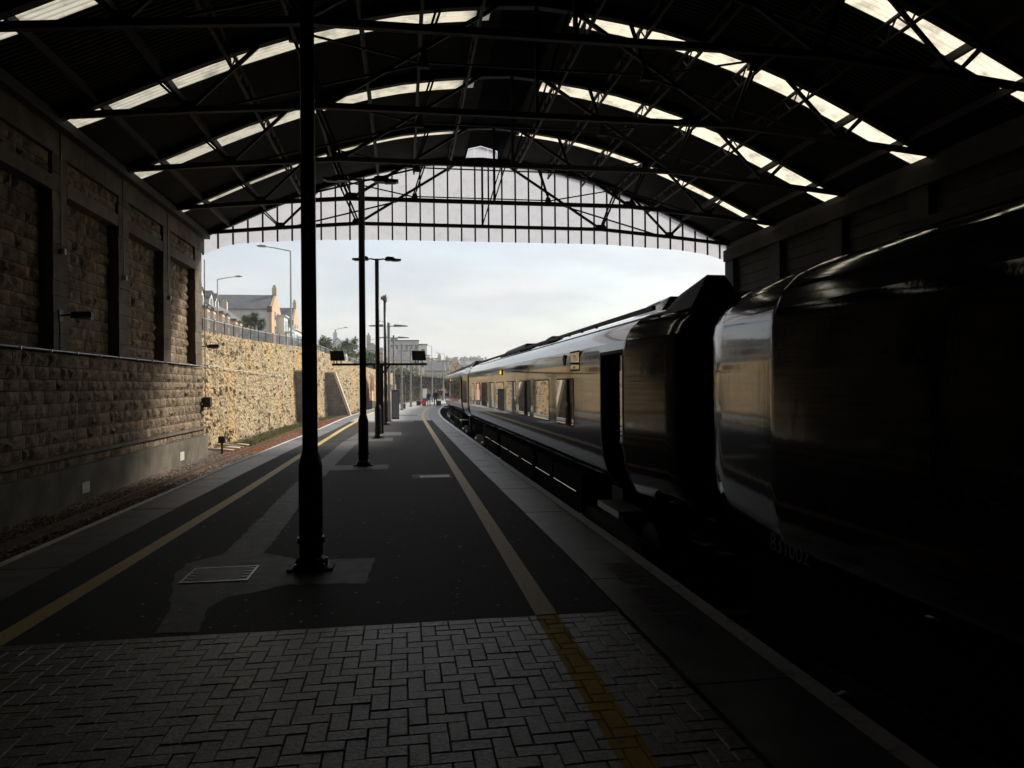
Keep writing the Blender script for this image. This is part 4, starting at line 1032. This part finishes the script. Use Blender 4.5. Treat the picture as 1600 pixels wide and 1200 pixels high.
# ------------------------------------------------------------------ buildings
def gabled(mb_w, mb_r, x0, x1, y0, y1, z0, ze, zr, axis='x', over=.25):
    """walls with gables and a pitched roof whose ridge runs along axis"""
    if axis == 'x':
        ym = (y0+y1)/2; mb_w.prism([(y0, z0), (y1, z0), (y1, ze), (ym, zr), (y0, ze)], x0, x1, 'x')
        k = (zr-ze)/(ym-y0)
        for s, yy in ((-1, y0), (1, y1)):
            mb_r.prism([(ym, zr+.02), (ym, zr+.2), (yy+s*over, ze-k*over+.2), (yy+s*over, ze-k*over+.02)], x0+.12, x1-.12, 'x')
    else:
        xm = (x0+x1)/2; mb_w.prism([(x0, z0), (x1, z0), (x1, ze), (xm, zr), (x0, ze)], y0, y1, 'y')
        k = (zr-ze)/(xm-x0)
        for s, xx in ((-1, x0), (1, x1)):
            mb_r.prism([(xm, zr+.02), (xm, zr+.2), (xx+s*over, ze-k*over+.2), (xx+s*over, ze-k*over+.02)], y0+.02, y1-.02, 'y')
def win(parent, x, y, z, w_, h, face, frame='white_render', glass='window_glass'):
    mb = MB()
    if face == '+x': mb.box(x, x+.06, y-w_/2-.08, y+w_/2+.08, z-.08, z+h+.08)
    else: mb.box(x-w_/2-.08, x+w_/2+.08, y-.06, y, z-.08, z+h+.08)
    f = mb.build('window', frame, parent); mb = MB()
    if face == '+x':
        mb.box(x+.062, x+.08, y-w_/2, y-.03, z, z+h*.48); mb.box(x+.062, x+.08, y+.03, y+w_/2, z, z+h*.48); mb.box(x+.062, x+.08, y-w_/2, y-.03, z+h*.52, z+h); mb.box(x+.062, x+.08, y+.03, y+w_/2, z+h*.52, z+h)
    else:
        mb.box(x-w_/2, x-.03, y-.08, y-.062, z, z+h); mb.box(x+.03, x+w_/2, y-.08, y-.062, z, z+h)
    mb.build('pane', glass, f)
# long-roofed building with tan gable, ridge lateral
def big_gable(xl, xr, y0, y1, zb, ze, zr, label, sidem):
    t = thing('gabled_house', (xr, y0, zb), label, 'house')
    mw, mr = MB(), MB(); gabled(mw, mr, xl, xr, y0, y1, zb, ze, zr, 'x'); mw.build('wall', sidem, t); mr.build('roof', 'slate', t)
    ym = (y0+y1)/2
    mb = MB(); mb.prism([(y0-.15, zb), (y1+.15, zb), (y1+.15, ze), (ym, zr+.35), (y0-.15, ze)], xr+.01, xr+.45, 'x'); mb.build('gable_wall', 'tan_stone', t)
    mb = MB(); mb.box(xr-.25, xr+.55, ym-.4, ym+.4, zr+.2, zr+1.5); mb.tube([(xr+.15, ym, zr+1.5), (xr+.15, ym, zr+2.0)], .3, 8); mb.build('chimney', 'pale_stone', t)
    mb = MB(); mb.box(xr-.3, xr+.5, y0-.3, y0+.2, ze-.5, ze+.5); mb.build('kneeler', 'dressed', t)
    for zz in (ze-1.6, ze-4.2): win(t, xr+.46, ym-1.5, zz, 1.0, 1.5, '+x'); win(t, xr+.46, ym+1.5, zz, 1.0, 1.5, '+x')
    mb = MB(); mb.box(xl, xr-.1, y0-.05, y0+.0, ze-.22, ze-.08); mb.build('eaves_board', 'white_render', t)
    mb = MB(); mb.box(xl+5, xr-.3, y0-.08, y0-.0, zb+4.1, zb+4.35); mb.build('band_course', 'under', t)
    return t
p0 = at(412, 483, 125); p1 = at(345, 483, 125); pr = at(421, 462, 129)
big_gable(p1.x-4, p0.x+.9, p0.y, p0.y+9.5, 6.6, p0.z, pr.z, 'long slate-roofed building with tan gable, left of the tall street lamp', 'grey_render')
q0 = at(447, 508, 160); qr = at(456, 482, 164)
big_gable(q0.x-9, q0.x+1.1, q0.y, q0.y+9, 6.6, q0.z+.6, qr.z, 'smaller slate-roofed building with tan gable right of the long one', 'grey_render')
# balconied flats along the road front
def flats(x, y0, n, zb, label, dep=5.0):
    t = thing('apartment_block', (x, y0, zb), label, 'apartment block'); stp = 4.2
    mb = MB(); mb.box(x-dep, x, y0, y0+n*stp, zb, zb+8.2); mb.build('wall', 'white_render', t)
    mb = MB(); mb.box(x-dep-.2, x+.3, y0-.2, y0+n*stp+.2, zb+8.202, zb+8.45); mb.build('roof', 'grey_render', t)
    for k in range(n):
        for lv in (0, 1, 2):
            yc = y0+stp*(k+.5); z = zb+.4+lv*2.6
            win(t, x, yc, z, 2.4, 1.9, '+x', glass='blue_glass')
            mb = MB(); mb.box(x+.02, x+1.5, yc-1.6, yc+1.6, z-.25, z-.08); b = mb.build('balcony', 'white_render', t)
            mb = MB()
            for (a, b_) in (((x+1.47, yc-1.57, z+.85), (x+1.47, yc+1.57, z+.85)), ((x+.05, yc-1.57, z+.85), (x+1.47, yc-1.57, z+.85))): mb.bar(a, b_, .06, .06)
            for q in range(5): mb.box(x+1.44, x+1.5, yc-1.6+q*.78, yc-1.54+q*.78, z-.078, z+.85)
            g = mb.build('balcony_rail', 'under', None); g.parent = b
            mb = MB(); mb.box(x+1.46, x+1.48, yc-1.5, yc+1.5, z-.05, z+.78); g = mb.build('balcony_glass', 'blue_glass', None); g.parent = b
    return t
flats(p0.x+2.6, p0.y+5.2, 1, 6.9, 'white flats with glass balconies against the first tan gable', 3)
flats(p0.x+2.4, p0.y+12.5, 4, 5.6, 'white flats with glass balconies between the two tan gables', 4)
fc = at(462, 520, 172)
flats(fc.x, fc.y+2, 3, 4.6, 'farther white flats with glass balconies behind the tall street lamp', 5)
# stepped terrace with bays and dormers
def terrace(x, y0, zb, label, wm='tan_stone', gable_end=False, dormer=True):
    t = thing('terraced_house', (x, y0, zb), label, 'house', 'terraced houses above the retaining wall'); W_ = 6.2; ze = zb+4.6; zr = ze+2.6
    mw, mr = MB(), MB(); gabled(mw, mr, x-7, x, y0, y0+W_, zb-3.5, ze, zr, 'y'); mw.build('wall', 'pale_stone', t); mr.build('roof', 'slate', t)
    for q, fl in ((1.7, 1.5), (4.6, 1.4)):
        mb = MB(); mb.prism([(x+.01, y0+q-1.1), (x+.8, y0+q-.6), (x+.8, y0+q+.6), (x+.01, y0+q+1.1)], zb-3, ze-.4, 'z'); b = mb.build('bay', wm, t)
        for lv in (0.5, 2.5):
            win(t, x+.8, y0+q, zb+lv, .8, 1.3, '+x')
        mb = MB(); mb.prism([(x, y0+q-1.25), (x+.95, y0+q-.7), (x+.95, y0+q+.7), (x, y0+q+1.25)], ze-.398, ze-.1, 'z'); mb.build('bay_roof', 'slate', t)
    if dormer:
        for q in (1.7, 4.6):
            mb = MB(); mb.prism([(y0+q-.9, ze+.3), (y0+q+.9, ze+.3), (y0+q+.9, ze+1.7), (y0+q, ze+2.5), (y0+q-.9, ze+1.7)], x-2.6, x-.7, 'x'); d_ = mb.build('dormer', 'white_render', t)
            mb = MB()
            for s in (-1, 1): mb.prism([(y0+q, ze+2.52), (y0+q, ze+2.66), (y0+q+s*1.15, ze+1.64), (y0+q+s*1.15, ze+1.5)], x-2.7, x-.55, 'x')
            r_ = mb.build('dormer_roof', 'slate', None); r_.parent = d_
            mb = MB(); mb.box(x-.69, x-.66, y0+q-.5, y0+q+.5, ze+.7, ze+1.6); r_ = mb.build('pane', 'window_glass', None); r_.parent = d_
    mb = MB(); mb.box(x-3.9, x-3.1, y0+W_-.8, y0+W_-.05, zr-.3, zr+1.2); c = mb.build('chimney', 'pale_stone', t)
    mb = MB()
    for q in (-.2, .2): mb.tube([(x-3.5+q, y0+W_-.42, zr+1.2), (x-3.5+q, y0+W_-.42, zr+1.6)], .1, 6)
    c2 = mb.build('chimney_pot', 'tan_stone', None); c2.parent = c
    return t
tx = -24.4
for i, (y0, zb, lb) in enumerate(((91.0, 7.7, 'terraced house with white dormers at the shed wall end'), (97.4, 7.7, 'terraced house with white dormers, second from the shed wall'),
                                  (103.8, 7.3, 'lower terraced house with bay windows, third from the shed wall'), (110.2, 7.0, 'lower terraced house with bay windows, fourth from the shed wall'))):
    terrace(tx+.25*i, y0, zb, lb, dormer=i < 2)
tw = at(351, 520, 112)
t = thing('garden_wall', (tx+3, 92, 7), 'low white front garden walls with blue glass below the terrace', 'wall')
for k in range(9):
    y = 91+k*3.2; mb = MB(); mb.box(tx+3.6, tx+3.8, y, y+3.0, 4.0, 7.9-k*.1); mb.build('wall_panel', 'white_render' if k % 2 else 'blue_glass', t)

def tree(p, h, cr, label, kind='bush', n=1500, group=None, m='foliage'):
    t = thing('tree', p, label, 'tree', group); hc = h-cr*.9; mb = MB()
    mb.tube([(0, 0, -.3), (.1, 0, hc*.5), (0, .1, hc)], [.16, .12, .08], 7)
    for k in range(7):
        a = k*.9; mb.tube([(0, .05, hc*.8), (cr*.5*math.cos(a), cr*.5*math.sin(a), hc+cr*R.uniform(-.1, .5))], [.06, .03], 5)
    local(mb, 'trunk', 'bark', t); mb = MB()
    cl = []
    for k in range(14 if kind == 'bush' else 17):
        d = Vector((R.gauss(0, 1), R.gauss(0, 1), R.gauss(0, .8))).normalized()*cr*R.uniform(.35, .95); cl.append((Vector((d.x, d.y, hc+cr*.15+d.z*.8)), cr*R.uniform(.28, .5)))
    for _ in range(n):
        c, r = R.choice(cl)
        d = Vector((R.gauss(0, 1), R.gauss(0, 1), R.gauss(0, 1))).normalized()
        if kind == 'palm':
            tip = c+d*r*1.25; sd_ = d.cross(Vector((R.random(), R.random(), 1))).normalized()*.05
            mb.add([c+d*.1-sd_, c+d*.1+sd_, tip-Vector((0, 0, .25*r))], [(0, 1, 2)])
        else:
            q = c+d*r*R.random()**.4; a = Vector((R.uniform(-1, 1), R.uniform(-1, 1), R.uniform(-.6, .6))).normalized()*cr*.085; b = a.cross(d).normalized()*cr*.06
            mb.add([q-a, q+b, q+a, q-b], [(0, 1, 2, 3)])
    local(mb, 'crown', m, t); return t
def tree_at(px, py_base, py_top, D, wpx, label, **k):
    b = at(px, py_base, D); tp = at(px, py_top, D); cr = wpx/2*D/FPX; tree(b, tp.z-b.z, cr, label, **k)
tree_at(397, 531, 489, 86, 34, 'round dark green cordyline tree in front of the long slate roof', kind='palm', n=1500)
tree_at(383, 534, 514, 100, 22, 'low green shrub left of the cordyline tree', n=500)
tree_at(412, 536, 518, 95, 22, 'low green shrub right of the cordyline tree', n=500)
tree_at(508, 580, 524, 92, 30, 'green tree just right of the nearest post, above the wall', n=1400)
tree_at(545, 562, 527, 130, 30, 'pale palm tree between the two black posts', kind='palm', n=1400)
tree_at(527, 562, 540, 105, 26, 'yellowish shrub under the white chimney house', n=900, m='foliage_dry')
tree_at(513, 568, 541, 84, 34, 'dark bush on the retaining wall behind the left monitor', n=1900)
tree_at(556, 570, 540, 120, 30, 'green shrub left of the second post', n=900)
tree_at(577, 592, 548, 100, 34, 'dark green bush below the slate hip roof', n=1300)
tree_at(592, 600, 560, 108, 30, 'green bush right of the third post', n=1000)
for i, (px, pb, ptp, D, wpx) in enumerate(((606, 645, 570, 112, 30), (618, 640, 574, 118, 32), (632, 634, 572, 124, 32), (644, 630, 576, 130, 26), (600, 650, 600, 104, 24), (654, 626, 590, 138, 20))):
    tree_at(px, pb, ptp, D, wpx, ['dark green bank tree behind the grey lamp posts, leftmost', 'bank tree behind the information totem', 'bank tree right of the information totem', 'bank tree below the white block', 'lowest bush left of the totem', 'rightmost small bank tree'][i], n=1500, group='trees on the bank', m='foliage_dry' if i in (3, 5) else 'foliage')

def simple_house(px0, px1, py_base, py_eave, py_ridge, D, dep, label, wm, rm='slate', axis='x', nwin=3, rows=1, hip=False, flat=False, chim=True):
    a = at(px0, py_eave, D); b = at(px1, py_eave, D); zb = at(px0, py_base, D).z; ze = a.z; zr = at(px0, py_ridge, D).z
    x0, x1, y0 = a.x, b.x, (a.y+b.y)/2
    t = thing('house' if not flat else 'apartment_block', (x0, y0, zb), label, 'house' if not flat else 'apartment block')
    mw, mr = MB(), MB()
    if flat:
        mw.box(x0, x1, y0, y0+dep, zb-3, ze); mr.box(x0-.2, x1+.2, y0-.2, y0+dep+.2, ze+.003, ze+.3)
    elif hip:
        mw.box(x0, x1, y0, y0+dep, zb-3, ze); ym = y0+dep/2; k = min(dep/2, (x1-x0)*.4)
        mr.add([(x0-.3, y0-.3, ze+.003), (x1+.3, y0-.3, ze+.003), (x1+.3, y0+dep+.3, ze+.003), (x0-.3, y0+dep+.3, ze+.003), (x0+k, ym, zr), (x1-k, ym, zr)], [(0, 3, 2, 1), (0, 1, 5, 4), (2, 3, 4, 5), (1, 2, 5), (3, 0, 4)])
    else: gabled(mw, mr, x0, x1, y0, y0+dep, zb-3, ze, zr, axis)
    mw.build('wall', wm, t); mr.build('roof', rm, t)
    hgt = (ze-zb)/max(rows, 1)
    for r in range(rows):
        for k in range(nwin):
            x = x0+(x1-x0)*(k+.5)/nwin; win(t, x, y0, zb+hgt*(r+.3), min(1.1, (x1-x0)/nwin*.4), min(1.4, hgt*.45), '-y')
    if chim and not flat:
        xm = x0+(x1-x0)*.2; mb = MB(); mb.box(xm-.45, xm+.45, y0+dep/2-.4, y0+dep/2+.4, zr-.8, zr+1.6); c = mb.build('chimney', wm, t)
        mb = MB(); mb.tube([(xm, y0+dep/2, zr+1.6), (xm, y0+dep/2, zr+2.1)], .2, 6); c2 = mb.build('chimney_pot', 'tan_stone', None); c2.parent = c
    return t
simple_house(517, 538, 566, 541, 529, 150, 9, 'white house with dark roof and chimney between the black posts', 'white_render', axis='y', nwin=2)
simple_house(571, 590, 570, 547, 534, 150, 8, 'stone house with pointed slate hip roof behind the second post', 'pale_stone', hip=True, nwin=2)
simple_house(586, 599, 572, 552, 543, 165, 8, 'small pinkish house beside the slate hip roof', 'pink_render', nwin=2)
simple_house(609, 654, 570, 533, 533, 210, 14, 'large pale grey apartment block behind the lamp posts', 'grey_render', flat=True, nwin=6, rows=2)
simple_house(611, 620, 533, 529, 529, 214, 6, 'small rooftop plant block on the grey apartments', 'grey_render', flat=True, nwin=1)
simple_house(654.5, 667, 600, 539, 539, 200, 12, 'tall bright white block behind the right monitor', 'white_render', flat=True, nwin=1, rows=3)
simple_house(608, 640, 580, 563, 552, 170, 9, 'cream house with wide slate hip roof under the grey apartments', 'cream_render', hip=True, nwin=4)
simple_house(634, 654, 585, 566, 557, 180, 9, 'cream house with slate roof right of the wide hip roof', 'cream_render', nwin=3)
# stone terrace and gabled houses at the end of the platform
simple_house(664, 697, 618, 580, 567, 175, 10, 'tan stone terrace with grey roof beyond the walking people', 'pale_stone', nwin=8, rows=2)
simple_house(684, 703, 612, 578, 563, 190, 9, 'dark slate-roofed house behind the tan stone terrace', 'pale_stone', nwin=3, rows=2)
simple_house(697, 712, 606, 577, 566, 205, 9, 'tan gabled house nearest the train roof', 'tan_stone', axis='y', nwin=2, rows=2)
simple_house(711, 724, 604, 578, 568, 215, 9, 'tan gabled house behind the train roof edge', 'tan_stone', axis='y', nwin=2, rows=2)
# end stone bank that closes the view
mb = MB(); pts = []
for i in range(60):
    u = i/59; px = 560+u*190; D = 122+40*u; a = at(px, 640, D); zt = at(px, 596-6*math.sin(u*9)-8*(u < .2), D).z
    for j in range(9): mb.v.append((a.x+.35*mn.noise((i*.7, j*.9, 0)), a.y+(j/8)*1.6+.6*mn.noise((i*.5, j*.8, 4)), -.95+(zt+.95)*j/8))
for i in range(59):
    for j in range(8): q = i*9+j; mb.f.append((q, q+9, q+10, q+1))
tag(mb.build('retaining_wall', 'rubble', fix=False), 'far curving stone wall at the end of the platform', 'retaining wall')
mb = MB()
for i in range(420):
    u = R.random(); px = 600+u*110; D = 124+36*u; p = at(px, 0, D); z = R.uniform(-.5, 4.2)
    tuft(mb, (p.x, p.y-1.0, z), R.uniform(.3, .8), 16, leaf=.16)
tag(mb.build('bank_scrub', 'foliage_dry', fix=False), label='mixed green and brown scrub on the far stone bank', cat='scrub', kind='stuff')

# far hills with scattered trees and houses
def ridge(D, prof, name, m, depth, seed):
    mb = MB(); n = len(prof)
    xs_ = frange(prof[0][0], prof[-1][0], 120); k = 7
    for x in xs_:
        zt = at(x, lerp(prof, x)+1.4*mn.noise((x*.13, seed, 0))+.7*mn.noise((x*.6, seed, 2)), D).z; a = at(x, 604, D)
        for j in range(k): u = j/(k-1); mb.v.append((a.x*(1+depth*u/D), a.y+depth*u, -1+(zt+1)*math.sin(u*math.pi/2)))
    for i in range(120):
        for j in range(k-1): q = i*k+j; mb.f.append((q, q+k, q+k+1, q+1))
    tag(mb.build(name, m, smooth=True, fix=False), kind='structure')
ridge(650, [(380, 585), (560, 578), (650, 566), (690, 563), (720, 560), (745, 562), (800, 572), (900, 585), (1200, 592), (1500, 596)], 'hill', 'far_hill', 160, 1)
ridge(1100, [(380, 592), (600, 575), (680, 567), (740, 567), (790, 568), (850, 580), (1000, 590), (1500, 597)], 'hill', 'far_hill', 300, 5)
mb = MB()
for i in range(150):
    px = R.uniform(655, 790); D = R.uniform(600, 640); p = at(px, lerp([(655, 570), (700, 563), (745, 562), (800, 572)], px)+R.uniform(-1, 10), D)
    tuft(mb, p, R.uniform(2, 4.5), 26, leaf=1.1)
tag(mb.build('hill_trees', 'foliage', fix=False), label='distant trees scattered along the hill above the train', cat='trees', kind='stuff')
for i, (px, py) in enumerate(((722, 564), (729, 563.5), (737, 565))):
    p = at(px, py, 600); mb = MB(); mw, mr = MB(), MB(); t = thing('house', (p.x, p.y, p.z-1), ['white hillside house, leftmost above the train', 'white hillside house, middle one above the train', 'white hillside house, rightmost above the train'][i], 'house', 'white houses on the hill')
    gabled(mw, mr, p.x-2.2, p.x+2.2, p.y, p.y+4, p.z-3, p.z+.3, p.z+1.5); mw.build('wall', 'white_render', t); mr.build('roof', 'slate', t)

# ------------------------------------------------------------------ people and luggage
def skin_chain(verts, edges, radii, name, m, parent, sub=1):
    me = bpy.data.meshes.new(name); me.from_pydata(verts, edges, []); me.materials.append(MATS[m])
    o = bpy.data.objects.new(name, me); COL.objects.link(o); o.parent = parent
    md = o.modifiers.new('skin', 'SKIN'); md.use_smooth_shade = True
    for i, r in enumerate(radii): me.skin_vertices[0].data[i].radius = (r, r*.85) if isinstance(r, float) else r
    me.skin_vertices[0].data[0].use_root = True
    s = o.modifiers.new('sub', 'SUBSURF'); s.levels = s.render_levels = sub
    return o
def person(loc, rz, h, label, top, legs, hair, stride=.22, bag=None, male=True):
    t = thing('person', loc, label, 'person', None, rz); k = h/1.75
    P_ = [(0, 0, .95), (0, 0, 1.15), (0, .0, 1.38), (0, .01, 1.50), (0, .03, 1.62), (0, .03, 1.70),
          (.10, 0, .90), (.11, stride*.5, .50), (.11, stride*.6, .09), (.11, stride*.6+.15, .04),
          (-.10, 0, .90), (-.11, -stride*.35, .50), (-.11, -stride, .12), (-.11, -stride+.13, .05),
          (.19, 0, 1.41), (.25, -.04, 1.14), (.27, .02, .90), (.27, .05, .80),
          (-.19, 0, 1.41), (-.25, .04, 1.14), (-.28, .0, .90), (-.29, .02, .80)]
    E_ = [(0, 1), (1, 2), (2, 3), (3, 4), (4, 5), (0, 6), (6, 7), (7, 8), (8, 9), (0, 10), (10, 11), (11, 12), (12, 13), (2, 14), (14, 15), (15, 16), (16, 17), (2, 18), (18, 19), (19, 20), (20, 21)]
    Rr = [.15, .14, .16, .055, .095, .07, .095, .065, .042, .04, .095, .065, .042, .04, .07, .048, .035, .04, .07, .048, .035, .04]
    skin_chain([tuple(c*k for c in p) for p in P_], E_, [r*k for r in Rr], 'body', 'skin', t)
    # coat and trousers as clothing shells
    cv = [(0, 0, .86), (0, 0, 1.0), (0, 0, 1.18), (0, 0, 1.37), (0, 0, 1.46), (.19, 0, 1.41), (.25, -.04, 1.14), (.27, .02, .92), (-.19, 0, 1.41), (-.25, .04, 1.14), (-.28, .0, .92)]
    skin_chain([tuple(c*k for c in p) for p in cv], [(0, 1), (1, 2), (2, 3), (3, 4), (3, 5), (5, 6), (6, 7), (3, 8), (8, 9), (9, 10)], [r*k for r in (.19, .185, .165, .19, .08, .085, .066, .055, .085, .066, .055)], 'coat', top, t)
    tv = [(0, 0, .95), (.10, 0, .88), (.11, stride*.5, .50), (.11, stride*.6, .11), (-.10, 0, .88), (-.11, -stride*.35, .50), (-.11, -stride, .14)]
    skin_chain([tuple(c*k for c in p) for p in tv], [(0, 1), (1, 2), (2, 3), (0, 4), (4, 5), (5, 6)], [r*k for r in (.16, .11, .08, .06, .11, .08, .06)], 'trousers', legs, t)
    hv = [(0, .0, 1.60), (0, -.01, 1.70), (0, .03, 1.755)] if male else [(0, -.05, 1.50), (0, -.04, 1.62), (0, .01, 1.745)]
    skin_chain([tuple(c*k for c in p) for p in hv], [(0, 1), (1, 2)], [r*k for r in (.085, .105, .07)], 'hair', hair, t)
    for s, yy in ((.11, stride*.6), (-.11, -stride)):
        mb = MB(); mb.prism([(yy-.08, .0), (yy+.19, .0), (yy+.17, .06), (yy+.02, .11), (yy-.08, .10)], s-.045, s+.045, 'x'); local(mb, 'shoe', 'cloth_black', t)
    return t
def case(loc, rz, w_, h, m, label, tilt=0):
    t = thing('suitcase', loc, label, 'suitcase', None, rz)
    mb = MB(); mb.prism([(-w_/2, .06), (-w_/2+.03, .04), (w_/2-.03, .04), (w_/2, .06), (w_/2, h-.04), (w_/2-.04, h), (-w_/2+.04, h), (-w_/2, h-.04)], -.13, .13, 'y'); local(mb, 'shell', m, t)
    for s in (-1, 1):
        mb = MB(); mb.tube([(s*(w_/2-.06)-.02, -.08, .035), (s*(w_/2-.06)+.02, -.08, .035)], .035, 10); local(mb, 'wheel', 'rubber', t)
    mb = MB(); mb.tube([(-.1, .1, h), (-.1, .1, h+.35), (.1, .1, h+.35), (.1, .1, h)], .012, 6); local(mb, 'handle', 'galvanised', t)
    t.rotation_euler = (tilt, 0, rz); return t
pa = Vector((2.72, 77.5, .006)); pb = Vector((3.42, 77.3, .006))
person(pa, -.12, 1.58, 'person in dark jacket carrying a pale blue bag, left of two walkers', 'cloth_navy', 'cloth_jeans', 'hair_fair', male=False)
person(pb, -.1, 1.72, 'person in long dark coat walking beside a black suitcase', 'cloth_black', 'cloth_jeans', 'hair_grey', stride=.12)
mb = MB(); mb.prism([(-.17, 0), (.17, 0), (.14, .34), (-.14, .34)], -.06, .06, 'y'); mb.tube([(-.1, 0, .34), (-.05, 0, .6), (.05, 0, .6), (.1, 0, .34)], .012, 6)
o = mb.build('shoulder_bag', 'bag_blue'); o.location = (pa.x+.24, pa.y-.12, .62); tag(o, 'pale blue bag carried by the left walker', 'bag')
case((2.2, 77.2, .006), .15, .42, .6, 'case_red', 'bright red suitcase left of the two walkers', -.25)
case((3.78, 77.0, .006), -.1, .42, .55, 'case_black', 'black suitcase right of the two walkers', -.2)
p = at(690, 616, 108); person((p.x, p.y, .006), .1, 1.7, 'distant person in dark clothes beside the train nose', 'cloth_black', 'cloth_black', 'hair_grey')
p = at(686.5, 616, 112); person((p.x, p.y, .006), .1, 1.65, 'distant person in navy clothes left of the one by the train', 'cloth_navy', 'cloth_black', 'hair_fair', male=False)
# small furniture on the outer platform
t = thing('timetable_board', (2.75, 93, .005), 'small white timetable board on two legs beyond the lamp posts', 'notice board')
mb = MB(); mb.box(-.28, .28, -.03, .03, .62, 1.8); local(mb, 'board', 'white_render', t)
for s in (-1, 1): mb = MB(); mb.box(s*.25-.025, s*.25+.025, -.025, .025, 0, .62); local(mb, 'leg', 'under', t)
mb = MB(); mb.box(-.225, .225, -.02, .02, .15, .5); local(mb, 'lower_panel', 'under', t)
for i, (x, y) in enumerate(((.35, 80), (-.15, 69))):
    t = thing('platform_bench', (x+curve(y)-.9, y, .005), ['dark metal bench farther along the left side of the platform', 'dark metal bench nearer, left of the timetable board'][i], 'bench', 'benches on the outer platform')
    mb = MB(); mb.box(-.25, .25, -.8, .8, .42, .47); local(mb, 'seat', 'under', t)
    mb = MB(); mb.box(-.28, -.24, -.8, .8, .5, .9); local(mb, 'backrest', 'under', t)
    for s in (-.6, .6): mb = MB(); mb.box(-.22, .22, s-.03, s+.03, 0, .42); local(mb, 'leg', 'under', t)

# ------------------------------------------------------------------ air
hz = MB(); hz.box(-1400, 1400, -60, 1560, -2, 75); hz = hz.build('haze', 'ground')
hm = bpy.data.materials.new('haze'); hm.use_nodes = True; t = hm.node_tree; t.nodes.clear()
o = t.nodes.new('ShaderNodeOutputMaterial'); v = t.nodes.new('ShaderNodeVolumePrincipled'); v.inputs['Color'].default_value = (.86, .9, .95, 1); v.inputs['Density'].default_value = .0006; v.inputs['Anisotropy'].default_value = .2
t.links.new(v.outputs[0], o.inputs['Volume']); hz.data.materials.clear(); hz.data.materials.append(hm); hz['kind'] = 'stuff'; hz['label'] = 'thin pale haze over the distant hills'; hz['category'] = 'haze'
